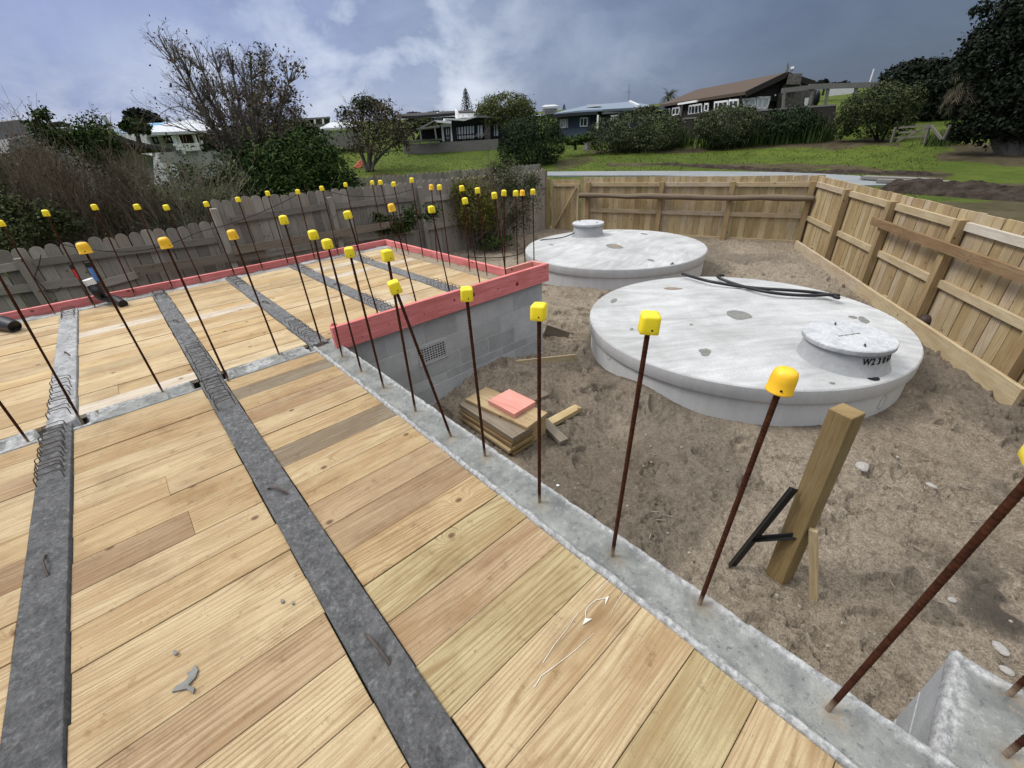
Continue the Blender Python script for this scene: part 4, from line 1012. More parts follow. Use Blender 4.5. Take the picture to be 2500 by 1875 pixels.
m = MB(); m.bar(a, b, .006, .045, up=up_); m.bar(a+sd_*.014+up_*.018, b+sd_*.014+up_*.018, .030, .005, up=up_); m.build('picket_bar', M['black_steel'], sp)
L = np.linalg.norm(b-a)
hb = MB()
for k in range(9):
    p = a+d*(.05+k*.055)-sd_*.0035+up_*random.choice([-.004, .004]); hb.tube([p, p-sd_*.0012], .0055, 8)
hb.build('bolt_holes', M['white_plastic'], sp)
c0 = a+d*L*.42; c1 = onv(1600+1190/3.456, 900+1415/3.456, np.array([2.275, .135])); m = MB(); m.bar(c0, c1, .04, .006); m.bar(c0+(0, 0, .015), c1+(0, 0, .015), .006, .03); m.build('brace_arm', M['black_steel'], sp)
m = MB(); e = onz(1993, 1468, -1.02); f = onv(1978, 1312, e); f = f+(.0, 0, 0); m.bar(e-(0, 0, .05), f+(0, 0, .06), .028, .04, up=(0, 1, 0)); tag(m.build('stake', M['new_fence_wood']), 'thin pale timber stake in the sand beside the square post', 'stake')

# ------------------------------------------------------------------ hoses and cables on the tanks
def hose(px, zf, r, label, mat='black_plastic', cat='hose', grp='black hoses on the tank lid'):
    P = np.array([onz(x, y, zf(k)) for k, (x, y) in enumerate(px)]); t = np.linspace(0, len(P)-1, len(P)*7); Q = np.array([np.interp(t, range(len(P)), P[:, k]) for k in range(3)]).T
    for _ in range(10): Q[1:-1] = Q[:-2]*.25+Q[1:-1]*.5+Q[2:]*.25
    m = MB(); m.tube(Q, r, 10); return tag(m.build('hose', M[mat], None, True), label, cat, grp)
zt = ZT1+.045
def hosec(pts, r, label):
    return hose(pts, lambda k: zt+.03+.04*math.sin(k*.9)**2*(k > 1), r, label)
hosec([(1665, 668), (1690, 676), (1730, 687), (1790, 697), (1850, 704), (1920, 708), (1985, 713), (2030, 720), (2052, 729), (2035, 724)], .021, 'black hose with its left end sticking over the far rim of the big tank')
hosec([(1768, 672), (1752, 672), (1752, 677), (1775, 687), (1815, 700), (1870, 713), (1930, 720), (1990, 722), (2030, 718), (2048, 722)], .021, 'black hose bending back sharply at its upper end on the big tank')
hose([(1424, 555), (1412, 562), (1396, 572), (1377, 579), (1350, 583.5), (1322, 584.5), (1300, 596), (1285, 612), (1265, 622), (1225, 629), (1190, 630), (1140, 627)], lambda k: [-.33, -.38, -.46, -.49, -.50, -.52, -.7, -.97, -.97, -.97, -.97, -.97][k], .011, 'thin black cable from the riser of the farther tank down onto the sand', 'black_rubber', 'cable', None)

# ------------------------------------------------------------------ service pipes by the long pink board
sv = empty('drain_pipe', (-.4, 6.8, 0)); tag(sv, 'black bent drain pipe with a white collar rising by the long pink board', 'pipe')
P = [onz(295, 742, .03)+(.02, -.03, 0), onz(283, 731, .06), onz(265, 728, .07), onz(246, 725, .08), ony(238, 715, 6.80), ony(229, 705, 6.84), ony(222, 692, 6.86)]
t = np.linspace(0, 6, 40); P = np.array(P); Q = np.array([np.interp(t, range(7), P[:, k]) for k in range(3)]).T
for _ in range(8): Q[1:-1] = Q[:-2]*.25+Q[1:-1]*.5+Q[2:]*.25
m = MB(); m.tube(Q, .047, 14); m.build('pipe_body', M['black_plastic'], sv, True)
m = MB(); m.tube([Q[-1]-(0, 0, .015), Q[-1]+(-.01, 0, .05)], .052, 16); m.build('collar', M['white_plastic'], sv, True)
def riser_pipe(px0, px1, Y, r, mat, label):
    rr = empty('water_pipe', ony(*px1, Y)); a = ony(*px1, Y); b = ony(*px0, Y); tag(rr, label, 'pipe', 'water pipes by the pink board')
    m = MB(); m.tube([a, a*.5+b*.5, b], r, 10); m.build('pipe', M[mat], rr, True)
    m = MB(); m.tube([a*[1, 1, 0]+[0, 0, -.02], a], r*.8, 8); m.build('pipe_lower', M['tie_wire'], rr, True)
    m = MB(); m.tube([b-(0, 0, .01), b+(0, 0, .045)], r*1.25, 10); m.build('end_cap', M['black_plastic'], rr, True)
riser_pipe((177, 655), (192, 680), 6.98, .014, 'red_plastic', 'red water pipe with a black end, left of the blue pipe')
riser_pipe((218, 650), (237, 686), 6.95, .021, 'blue_plastic', 'blue water pipe with a black end beside the drain pipe')
riser_pipe((228, 652), (233, 664), 6.98, .010, 'red_plastic', 'thin red pipe just right of the blue pipe')
m = MB(); P = [onz(-60, 785, .06), onz(-20, 786, .07), onz(10, 790, .07), onz(36, 797, .06), onz(42, 800, .03)]; m.tube(P, [.06, .075, .078, .060, .02], 12); tag(m.build('plastic_bundle', M['black_plastic'], None, True), 'black plastic bundle lying on the far boards at the left edge', 'plastic bundle')

# rubble on the sand
for k, (px, py, s, mt, lab) in enumerate([(2105, 1140, .045, 'rubble', 'largest pale stone, on the sand right of the timber post'), (2273, 1189, .026, 'rubble', 'flat pale stone alone on the open sand at right'), (2323, 1467, .018, 'rubble', 'pale chip of rubble above the stub wall'), (2440, 1590, .030, 'rubble', 'grey flat stone beyond the stub wall at the right edge'), (1362, 1187, .010, 'white_paint', 'tiny white chip on the sand right of the offcut pile'), (2190, 1118, .012, 'rubble', 'small pebble right of the largest pale stone'), (2455, 1640, .022, 'rubble', 'second grey stone beyond the stub wall, nearer the wall')]):
    p = onz(px, py, -1.0); bm = bmesh.new(); bmesh.ops.create_icosphere(bm, subdivisions=2, radius=s)
    for v_ in bm.verts:
        n = .75+.5*float(fbm(np.array(v_.co.x*28+k*3), np.array(v_.co.y*28+v_.co.z*19), 3, 3)); v_.co = Vector((v_.co.x*n*1.4, v_.co.y*n, v_.co.z*n*.55))
    me = bpy.data.meshes.new('stone'); bm.to_mesh(me); bm.free(); o = link('stone', me, M[mt]); o.location = (p[0], p[1], sz(p[0], p[1])+s*.2); o.rotation_euler = (0, 0, k*1.3)
    tag(o, lab, 'stone', 'stones on the sand')
# litter of small sticks and crumbs lying on the sand: one uncountable mass
m = MB()
for k in range(650):
    x, y = rng.uniform(1.2, 6.5), rng.uniform(-2.0, 5.0)
    if math.hypot(x-C1[0], y-C1[1]) < 1.85 or math.hypot(x-C2[0], y-C2[1]) < 1.9 or y > 3.4 and x < 3.7: continue
    a = rng.uniform(0, 6.28); z = sz(x, y)+.004
    if rng.random() < .4: L = rng.uniform(.02, .09); m.bar((x, y, z), (x+L*math.cos(a), y+L*math.sin(a), z+rng.uniform(-.003, .01)), .004, .004, seed=rng.random())
    else: s = rng.uniform(.004, .016); m.obox((x, y, z-s*.4), (s*math.cos(a), s*math.sin(a), s*.2), (-s*math.sin(a), s*math.cos(a), 0), (s*.2, 0, s*.7), rng.random())
tag(m.build('sand_crumbs', M['crumb']), 'scattered crumbs and twigs on the sand', 'debris', None, 'stuff')
# ------------------------------------------------------------------ terrain
TD = [0, 18, 23, 27, 33, 40, 46, 55, 70, 120, 300, 900]
TZ = [-1.05, -1.0, -.97, -.80, -.30, .55, 1.25, 2.6, 4.2, 7.0, 10, 12]
def terr(X, Y):
    D = np.hypot(X, Y); z = np.interp(D, TD, TZ)
    return z+(fbm(X*.15, Y*.15, 3, 3)-.5)*.35*smooth(14, 40, D)+(fbm(X*.9, Y*.9, 13, 3)-.5)*.10
def ont(px, py, d0=10., d1=140.):
    d = ray(px, py); h = math.hypot(d[0], d[1]); t = np.arange(d0, d1, .1)/h
    P = CP+d*t[:, None]; b = P[:, 2] < terr(P[:, 0], P[:, 1]); k = int(np.argmax(b)) if b.any() else len(t)-1
    return P[k]
def wpoly(px, **k): return [tuple(ont(*q, **k)[:2]) for q in px]
DIRT = [(wpoly([(1470, 397), (1700, 400), (2000, 402), (2320, 425), (2320, 440), (2000, 416), (1750, 408), (1500, 406)]), .9, .35),
        (wpoly([(1330, 417), (1345, 405), (1390, 385), (1450, 379), (1460, 387), (1400, 402), (1370, 415)]), .7, .5),
        (wpoly([(1440, 367), (1640, 362), (1860, 352), (2100, 340), (2190, 345), (2190, 358), (2000, 362), (1800, 362), (1640, 370), (1460, 374)]), .9, .5),
        (wpoly([(2290, 390), (2330, 355), (2420, 350), (2560, 352), (2560, 410), (2400, 395)]), .9, .6),
        (wpoly([(2080, 430), (2300, 445), (2560, 450), (2560, 490), (2300, 452)]), 1.0, .4),
        (wpoly([(2230, 500), (2330, 492), (2600, 500), (2600, 640), (2400, 560)]), .85, .4),
        (wpoly([(900, 425), (960, 422), (990, 428), (980, 440), (900, 440)]), .9, .3)]
az = np.radians(np.r_[np.arange(-26, 112, .34), np.arange(112, 334, 6)])
rr = np.r_[0.01, np.arange(2, 12, 2), np.arange(12, 50, .34), np.arange(50, 130, 2.2), [150, 180, 230, 300, 420, 600, 900]]
A_, R_ = np.meshgrid(az, rr); X = R_*np.sin(A_); Y = R_*np.cos(A_); Z = terr(X, Y)
ins = inpoly(X, Y, [(10.2, 9.7), (12.15, 3.1), (6.05, -.75), (4.2, -2.2), (2.0, -3.4), (-5.8, -3.4), (-5.8, 9.3)])
Z = np.where(ins | (np.hypot(X, Y) < 3), Z-.7, Z)
dirt = np.zeros_like(Z)
for poly, k, j in DIRT:
    jx = X+(fbm(X*.7, Y*.7, 5, 4)-.5)*2*j*2.2; jy = Y+(fbm(X*.7, Y*.7, 55, 4)-.5)*2*j*2.2
    dirt = np.maximum(dirt, k*inpoly(jx, jy, poly))
na, nr = len(az), len(rr); i = np.arange(na*nr).reshape(nr, na); j = np.roll(i, -1, axis=1)
F = np.stack([i[:-1], i[1:], j[1:], j[:-1]], -1).reshape(-1, 4)[:, ::-1]
o = npmesh('terrain', np.c_[X.ravel(), Y.ravel(), Z.ravel()], F, M['lawn'], None, smooth_=True, vattr={'dirt': dirt.ravel()}); o['kind'] = 'structure'
# concrete path beyond the fence
up = [(1325, 421.5), (1450, 420.5), (1600, 420), (1750, 421), (1900, 423), (2000, 427), (2120, 434), (2200, 437)]
dn = [(1325, 431), (1450, 431), (1600, 431), (1750, 434), (1900, 440), (2000, 448), (2090, 456), (2180, 455)]
U_ = [ont(*q) for q in up]; N_ = [ont(*q) for q in dn]; V = []; F = []
for a, b in zip(U_, N_):
    for p in (a, b): V += [(p[0], p[1], p[2]+.06), (p[0], p[1], p[2]-.3)]
for k in range(len(up)-1):
    a = k*4; F += [(a, a+2, a+6, a+4), (a+2, a+3, a+7, a+6), (a+1, a, a+4, a+5)]
o = npmesh('path', V, F, M['path_concrete']); o['kind'] = 'structure'
m = MB()
for (q0, q1, w) in [((2105, 440), (2290, 449), .5), ((2140, 449), (2330, 455), .35)]:
    a, b = ont(*q0), ont(*q1); m.bar(a+(0, 0, .12), b+(0, 0, .12), w, .12, seed=.5)
tag(m.build('formwork', M['grey_timber']), 'grey formwork planks lying at the end of the concrete path beside the soil heap', 'planks')
# heap of dug soil
def heap(name, px0, px1, w, h, label, s):
    a, b = ont(*px0), ont(*px1); n = 150; mm = 34; t, u = np.meshgrid(np.linspace(0, 1, n), np.linspace(-1, 1, mm)); d = (b-a)[:2]; L = np.linalg.norm(d); d /= L; nn = np.array([-d[1], d[0]])
    X = a[0]+d[0]*t*L+nn[0]*u*w; Y = a[1]+d[1]*t*L+nn[1]*u*w
    z = terr(X, Y)-.06+h*np.clip(1-u*u, 0, 1)**.8*smooth(0, .12, t)*smooth(1, .9, t)*(.35+1.1*fbm(X*1.1, Y*1.1, s, 4))+(fbm(X*5, Y*5, s+3, 3)-.5)*.16*(1-u*u)
    i = np.arange(n*mm).reshape(mm, n); F = np.stack([i[:-1, :-1], i[:-1, 1:], i[1:, 1:], i[1:, :-1]], -1).reshape(-1, 4)
    return tag(npmesh(name, np.c_[X.ravel(), Y.ravel(), z.ravel()], F, M['soil']), label, 'soil heap')
heap('soil_heap', (2150, 458), (2640, 492), 1.1, .48, 'long heap of dark dug soil beyond the right fence, at the end of the path', 5)
heap('soil_heap', (1560, 399), (2330, 428), .5, .16, 'low ridge of dark turned soil along the lawn beyond the path', 9)
# grass blades on the lawn, uncountable
N = 70000; a = np.radians(rng.uniform(0, 84, N)); D = 11.5+36*rng.random(N)**1.5; x = D*np.sin(a); y = D*np.cos(a)
ok = ~inpoly(x, y, [(10.7, 10.0), (12.4, 3.1), (6.0, -1.2), (-6, -3), (-6, 10.0)])
for poly, k, j in DIRT[:6]: ok &= ~(inpoly(x, y, poly) & (rng.random(N) < .85))
pth = [tuple(p[:2]) for p in U_]+[tuple(p[:2]) for p in N_[::-1]]; ok &= ~inpoly(x, y, pth)
x, y = x[ok], y[ok]; n = len(x); z = terr(x, y); th = rng.uniform(0, 6.28, n); h = rng.uniform(.03, .09, n)*(.6+.9*fbm(x*.5, y*.5, 8, 3)); w = rng.uniform(.012, .035, n)
lx, ly = rng.normal(0, .05, n), rng.normal(0, .05, n)
V = np.stack([np.c_[x-w*np.cos(th), y-w*np.sin(th), z-.02], np.c_[x+w*np.cos(th), y+w*np.sin(th), z-.02], np.c_[x+lx, y+ly, z+h]], 1).reshape(-1, 3)
tag(npmesh('grass', V, np.arange(3*n).reshape(-1, 3), M['grass_blade'], None, rng.random(n)), 'short green grass blades of the lawn beyond the fences', 'grass', None, 'stuff')

# ------------------------------------------------------------------ vegetation helpers
def leaves(C, Nrm, size, seed, asp=.5, droop=.0):
    """one rhombic leaf per row"""
    n = len(C); r = rng.normal(size=(n, 3)); nn = Nrm*.9+r*.75; nn /= np.linalg.norm(nn, axis=1)[:, None]
    t = np.cross(nn, rng.normal(size=(n, 3))); t /= np.linalg.norm(t, axis=1)[:, None]; t[:, 2] -= droop; b = np.cross(nn, t)
    s = (size*rng.uniform(.6, 1.35, n))[:, None]
    V = np.stack([C-t*s, C+b*s*asp-t*s*.1+nn*s*.12, C+t*s, C-b*s*asp-t*s*.1+nn*s*.12], 1).reshape(-1, 3)
    return V, np.arange(4*n).reshape(-1, 4), seed
def lobe_pts(c, R, n, clump=10, shell=.42, rough=.28, sd=0, cl=.16):
    m = max(1, n//clump); v = rng.normal(size=(m, 3)); v /= np.linalg.norm(v, axis=1)[:, None]
    rad = 1-shell*rng.random(m)**1.5
    k = 1+rough*2*(fbm(v[:, 0]*2.2+sd+v[:, 2]*1.7, v[:, 1]*2.2+7, sd % 97, 3)-.5)
    P = v*(rad*k)[:, None]; P = np.repeat(P, clump, 0); Nn = np.repeat(v, clump, 0); s0 = np.repeat(rng.random(m), clump)
    P = P+rng.normal(size=P.shape)*cl*rng.uniform(.5, 1.2, (len(P), 1))
    sd_ = np.clip(s0*.6+rng.random(len(P))*.4, 0, 1)
    return np.asarray(c)+P*np.asarray(R), Nn, sd_
def lobe3(px, py, rx, ry, D, dep=.85):
    c = at(px, py, D); a = rx*pxm(px, py, D); b = ry*pym(px, py, D); f = CP-c
    return c, a, b, a*dep
def crown(name, lobes, n, size, mat, parent, D, asp=.5, shell=.42, rough=.28, clump=10, cl=.15, dep=.85):
    VV, FF, SS = [], [], []; k = 0; w = np.array([l[2]*l[3] for l in lobes], float); w /= w.sum()
    for l, ww in zip(lobes, w):
        c, a, b, d = lobe3(*l[:4], D+(l[4] if len(l) > 4 else 0), dep)
        th = math.atan2(c[0], c[1]); Rm = np.array([[math.cos(th), -math.sin(th), 0], [math.sin(th), math.cos(th), 0], [0, 0, 1]])
        P, Nn, s = lobe_pts((0, 0, 0), (a, d, b), int(n*ww)+clump, clump, shell, rough, int(l[0]+l[1]), cl)
        P = P@Rm+c; Nn = Nn@Rm
        V, F, S = leaves(P, Nn, size, s, asp); VV.append(V); FF.append(F+k); SS.append(S); k += len(V)
    return npmesh(name, np.concatenate(VV), np.concatenate(FF), M[mat], parent, np.concatenate(SS))
def branchset(mb, p, d, L, r, lvl, maxl, up=.10, wob=.16, nch=(4, 6), spread=(.35, .8), ratio=.55, tips=None, segs=5):
    p = np.array(p, float); d = np.array(d, float); d /= np.linalg.norm(d); P = [p]; R = [r]
    for i in range(segs):
        d = d+rng.normal(size=3)*wob+np.array([0, 0, up]); d /= np.linalg.norm(d); p = p+d*L/segs; P.append(p); R.append(max(r*(1-.75*(i+1)/segs), .002))
    mb.tube(P, R, 5 if lvl == 0 else (4 if lvl < maxl-1 else 3), rng.random(), False)
    if tips is not None and lvl >= maxl-1: tips += P[2:]
    if lvl >= maxl: return
    for k in range(rng.integers(nch[0], nch[1]+1)):
        t = rng.uniform(.22, 1.0)*segs; i = min(int(t), segs-1); q = P[i]+(P[i+1]-P[i])*(t-i); dd = P[i+1]-P[i]; dd /= np.linalg.norm(dd)
        ax = rng.normal(size=3); ax -= dd*(ax@dd); ax /= np.linalg.norm(ax); s = rng.uniform(*spread)
        branchset(mb, q, dd*math.cos(s)+ax*math.sin(s), L*ratio*rng.uniform(.7, 1.15)*(1.1-.4*t/segs), R[i]*.62, lvl+1, maxl, up, wob, nch, spread, ratio, tips, max(3, segs-1))
def polystem(mb, pts, r0, r1, n=6):
    P = np.array(pts); t = np.linspace(0, len(P)-1, (len(P)-1)*4+1); Q = np.array([np.interp(t, range(len(P)), P[:, k]) for k in range(3)]).T
    for _ in range(4): Q[1:-1] = Q[:-2]*.25+Q[1:-1]*.5+Q[2:]*.25
    mb.tube(Q, list(np.linspace(r0, r1, len(Q))), n, rng.random(), False); return Q
def plant(name, label, cat, base, group=None): return tag(empty(name, base), label, cat, group)
def trunkto(parent, base, tops, r, mat='bark_dark', name='trunk'):
    mb = MB()
    for t in tops:
        mid = (base+t)/2+rng.normal(size=3)*np.linalg.norm(t-base)*.06; polystem(mb, [base-(0, 0, .3), mid, t], r, r*.35)
    return mb.build(name, M[mat], parent, True)

# ---- tall half bare tree behind the old fence
D = 13.2; base = at(600, 425, D); base[2] = -1.1; t = plant('bare_tree', 'tall half bare tree fanning out above the dark bush behind the old fence', 'tree', base)
mb = MB(); tips = []
targets = [(385, 85, .6), (425, 110, -1), (515, 115, .8), (555, 115, -.4), (610, 125, -1.2), (645, 125, .9), (665, 190, .2), (470, 115, 1.2), (590, 150, .9), (700, 200, -.6), (738, 265, .4), (720, 150, .9), (560, 200, 1.4), (625, 230, -1.5), (490, 190, -1.3)]
for k, (px, py, dd) in enumerate(targets):
    e = at(px, py, D+dd); b0 = base+np.array([rng.uniform(-.25, .25), rng.uniform(-.25, .25), 0]); mid = b0*.5+e*.5+np.array([0, 0, .35])+(base-e)*[.12, .12, 0]
    Q = polystem(mb, [b0, b0*.72+e*.28+(base-e)*[.12, .12, 0], mid, e], .085, .014, 6)
    L = np.linalg.norm(e-b0)
    for j in range(4, len(Q)-1):
        for _ in range(10 if j > 8 else (6 if j > 6 else 1)):
            dd_ = Q[j+1]-Q[j]; dd_ /= np.linalg.norm(dd_); ax = rng.normal(size=3); ax -= dd_*(ax@dd_); ax /= np.linalg.norm(ax); s = rng.uniform(.3, .75)
            branchset(mb, Q[j], dd_*math.cos(s)+ax*math.sin(s), L*rng.uniform(.10, .19)*(1.15-.045*j), .013, 1, 3, .05, .17, (3, 5), (.35, .85), .56, tips, 4)
for (px, py, dd) in [(425, 245, .3), (400, 300, -.4), (735, 330, .5), (700, 340, -.5)]:
    e = at(px, py, D+dd); b0 = at(560 if px < 500 else 620, 330, D); Q = polystem(mb, [b0, b0*.5+e*.5-(0, 0, .1), e], .03, .006, 5)
    for j in range(3, len(Q)-1):
        dd_ = Q[j+1]-Q[j]; branchset(mb, Q[j], dd_/np.linalg.norm(dd_)+rng.normal(size=3)*.4, .8, .010, 1, 3, .05, .18, (3, 5), (.3, .8), .55, tips, 4)
mb.build('trunk', M['bark_grey'], t)
T = np.array(tips); px = T@RCAM[0]*0; sel = rng.random(len(T)) < .10; C = T[sel]+rng.normal(size=(sel.sum(), 3))*.06
V, F, S = leaves(C, rng.normal(size=C.shape), .030, rng.random(len(C)), .55); npmesh('crown', V, F, M['leaf_brown'], t, S)
right = T[(np.array([1.0]*len(T)) > 0) & (((T-CP)@RCAM[0])/((T-CP)@RCAM[2])*FPX+IW/2 > 610)]
sel = rng.random(len(right)) < .14; C = right[sel]+rng.normal(size=(sel.sum(), 3))*.07
V, F, S = leaves(C, rng.normal(size=C.shape), .040, rng.random(len(C)), .55); npmesh('crown', V, F, M['leaf_drab'], t, S)

# ---- twiggy shrubs left behind the old fence
def twigshrub(name, label, D, roots, fan, n, L, mat, lvl=2, r=.010, leafspec=None, group=None, wob=.10, bz=-1.1, lean=None):
    """roots: pixel x range and y of the base; fan: list of pixel targets the stems spread to"""
    x0, x1, yb = roots; b0 = at((x0+x1)/2, yb, D); b0[2] = bz; t = plant(name, label, 'shrub', b0, group); mb = MB(); tips = []
    for k in range(n):
        fx = rng.random(); b = at(x0+(x1-x0)*fx, yb, D+rng.uniform(-.7, .7)); b[2] = bz+rng.uniform(0, .3)
        i = rng.integers(len(fan)); px, py = fan[i]; e = at(px+rng.normal()*22, py+rng.normal()*20, D+rng.uniform(-.9, .9))
        if lean: e = at(x0+(x1-x0)*fx+lean[0]+rng.normal()*28, rng.uniform(lean[1], lean[2]), D+rng.uniform(-.9, .9))
        e = b+(e-b)*rng.uniform(.6, .98); Q = polystem(mb, [b, b*.5+e*.5+rng.normal(size=3)*.10, e], r, .003, 4); LL = np.linalg.norm(e-b)
        for j in range(2, len(Q)-1):
            for _ in range(2):
                dd = Q[j+1]-Q[j]; dd /= np.linalg.norm(dd); ax = rng.normal(size=3); s = rng.uniform(.15, .55); dd = dd*math.cos(s)+ax/np.linalg.norm(ax)*math.sin(s)
                branchset(mb, Q[j], dd, LL*rng.uniform(.16, .34), .0055, 1, lvl, .04, wob, (2, 4), (.2, .6), .6, tips, 3)
    mb.build('stems', M[mat], t)
    if leafspec:
        frac, size, lm = leafspec; T = np.array(tips); T = T[rng.random(len(T)) < frac]; C = T+rng.normal(size=T.shape)*.05; V, F, S = leaves(C, rng.normal(size=C.shape), size, rng.random(len(C)), .5); npmesh('foliage', V, F, M[lm], t, S)
    return t
s1 = twigshrub('twiggy_shrub', 'biggest brown twiggy shrub at the left edge, leaning left, with green leafy tops', 10.8, (60, 430, 570), [(60, 360), (120, 340), (170, 350), (215, 360), (250, 420), (20, 410), (90, 390), (150, 400), (280, 470), (200, 430), (0, 470), (60, 470), (110, 430), (230, 470)], 230, 1, 'twig_brown', 2, .010, (.16, .022, 'leaf_drab'), lean=(-120, 320, 440))
crown('foliage', [(105, 282, 30, 20, 0), (90, 305, 30, 20), (120, 330, 45, 25), (235, 312, 48, 30, .2), (205, 330, 45, 30), (262, 345, 30, 34), (170, 345, 45, 26), (230, 375, 55, 35)], 4800, .027, 'leaf_green', s1, 10.8, cl=.28, shell=.9, rough=.5)
crown('foliage', [(20, 510, 55, 50, -.4), (120, 530, 60, 38, -.5), (170, 552, 55, 24, -.5), (60, 565, 90, 34, -.5), (-30, 480, 50, 90), (10, 590, 70, 40)], 6500, .025, 'leaf_olive', s1, 10.4, cl=.24, rough=.5, shell=.9)
crown('foliage', [(90, 400, 80, 70, .5), (190, 420, 80, 80, .6), (240, 480, 70, 50, .5)], 1800, .026, 'leaf_drab', s1, 11.6, cl=.25, shell=.9)
s2 = twigshrub('twiggy_shrub', 'pale grey twiggy shrub between the brown one and the dark green bush', 10.6, (390, 560, 520), [(360, 420), (420, 400), (480, 390), (540, 395), (580, 430), (340, 470), (400, 460), (610, 480), (500, 450)], 150, 1, 'twig_olive', 2, .009, (.25, .030, 'leaf_grey'))
crown('foliage', [(450, 440, 55, 40, .3), (540, 430, 50, 45, .3), (420, 500, 70, 35), (520, 500, 70, 35)], 2600, .034, 'leaf_olive', s2, 10.8, cl=.28, shell=.9)
s2b = twigshrub('twiggy_shrub', 'sparse bare dark twigs rising between the two twiggy shrubs', 11.6, (290, 380, 560), [(290, 330), (305, 330), (330, 380), (350, 420), (310, 400), (270, 340), (370, 460)], 26, 1, 'twig_brown', 2, .009, (.12, .03, 'leaf_drab'))
# ---- dense dark bush and companions
b = at(700, 480, 11.6); b[2] = -1.1
t = plant('dense_bush', 'dense dark green bush at the foot of the tall bare tree, over the old fence', 'bush', b)
crown('crown', [(720, 400, 105, 75), (650, 420, 85, 75, .4), (800, 430, 70, 60, .3), (700, 450, 130, 60), (840, 455, 55, 40, .6), (620, 470, 60, 50), (760, 355, 60, 45, .5)], 15000, .044, 'leaf_green', t, 11.6, shell=.5, cl=.13, rough=.34)
trunkto(t, b, [at(700, 430, 11.6), at(650, 440, 11.8), at(780, 450, 11.7)], .05)
b = at(690, 400, 16); b[2] = -1.0
t = plant('dark_shrub', 'dark rounded shrub at the right of the tall tree trunk, before the white houses', 'shrub', b)
crown('crown', [(735, 325, 42, 32), (700, 345, 45, 35), (650, 370, 50, 40, .5), (755, 345, 22, 28), (560, 350, 50, 28, 1), (530, 345, 40, 22, 1)], 2600, .085, 'leaf_olive', t, 16, shell=.5)
trunkto(t, b, [at(720, 340, 16)], .05)
b = ont(905, 418); D = np.hypot(b[0], b[1])
t = plant('scrubby_tree', 'scrubby brown leaved tree with a dark green top standing on the lawn', 'tree', b)
mb = MB(); tips = []
for (px, py) in [(850, 265), (870, 240), (905, 250), (940, 245), (975, 290), (990, 330), (930, 300), (880, 300), (840, 300), (960, 350)]:
    e = at(px, py, D+rng.uniform(-1, 1)); q0 = b+rng.normal(size=3)*[.15, .15, 0]; Q = polystem(mb, [q0, q0*.6+e*.4+(b-e)*[.15, .15, 0], e], .11, .02, 5)
    for j in range(4, len(Q)-1):
        dd = Q[j+1]-Q[j]; branchset(mb, Q[j], dd/np.linalg.norm(dd)+rng.normal(size=3)*.5, 1.3, .025, 1, 2, .06, .18, (3, 5), (.3, .8), .6, tips, 4)
mb.build('trunk', M['bark_grey'], t)
crown('crown', [(915, 320, 80, 55), (960, 330, 45, 45), (870, 290, 42, 40), (930, 270, 50, 45), (985, 340, 30, 35, .3), (900, 355, 60, 30)], 5200, .085, 'leaf_drab', t, D, shell=.75, cl=.14, rough=.4)
crown('crown', [(905, 262, 40, 26), (885, 255, 30, 20, .5), (950, 285, 25, 22, .6), (840, 275, 20, 14)], 1500, .10, 'leaf_dark', t, D+.6, shell=.5, cl=.2)

# ---- round tree, round bush, hedges
def bush(name, label, cat, bpx, lobes, n, size, mat, tops=None, r=.06, group=None, d0=10., D=None, **kw):
    b = ont(*bpx, d0=d0) if D is None else at(*bpx, D)
    D = np.hypot(b[0], b[1]); t = plant(name, label, cat, b, group); crown('crown', lobes, n, size, mat, t, D, **kw)
    trunkto(t, b, [at(*q, D) for q in (tops or [(lobes[0][0], lobes[0][1])])], r); return t
bush('umbrella_tree', 'umbrella shaped olive green tree before the black and white house', 'tree', (1240, 352), [(1235, 262, 68, 36), (1195, 282, 36, 30), (1270, 280, 36, 30), (1225, 292, 60, 26), (1180, 300, 22, 20)], 16000, .085, 'leaf_moss', [(1215, 280), (1250, 280), (1270, 290), (1235, 275)], .16, shell=.35, rough=.12, cl=.10)
bush('round_bush', 'round dark glossy bush on the lawn, beyond the middle of the fences', 'bush', (1300, 400), [(1300, 345, 76, 60), (1325, 312, 46, 32), (1270, 330, 46, 46), (1345, 355, 36, 45), (1290, 385, 68, 30), (1250, 375, 34, 32)], 17000, .064, 'leaf_dark', [(1300, 350), (1330, 330), (1270, 350)], .08, shell=.3, rough=.14, cl=.09)
HG = 'clipped looking shrubs along the top of the lawn'
bush('hedge_shrub', 'longest grey green hedge shrub below the blue house, leftmost of the row', 'hedge', (1560, 372), [(1480, 330, 48, 42), (1540, 318, 55, 46), (1600, 315, 50, 46), (1640, 318, 32, 40), (1500, 348, 55, 26), (1580, 345, 70, 26)], 15000, .068, 'leaf_grey', [(1500, 340), (1560, 335), (1620, 335)], .07, HG, shell=.3, rough=.12, cl=.09)
bush('hedge_shrub', 'rounded hedge shrub below the brown house with the white windows', 'hedge', (1780, 362), [(1775, 300, 72, 44), (1720, 305, 30, 32), (1830, 305, 32, 34), (1775, 335, 55, 24)], 11000, .068, 'leaf_grey', [(1770, 320), (1730, 325), (1810, 325)], .07, HG, shell=.3, rough=.12, cl=.09)
bush('hedge_shrub', 'low dark shrub right of the rounded hedge shrub, under the dark boarded fence', 'hedge', (1900, 352), [(1890, 295, 34, 28), (1945, 292, 48, 32), (1990, 300, 28, 24), (1920, 318, 60, 24)], 7000, .070, 'leaf_dark', [(1900, 310), (1950, 310)], .05, HG, shell=.4, rough=.18, cl=.1)
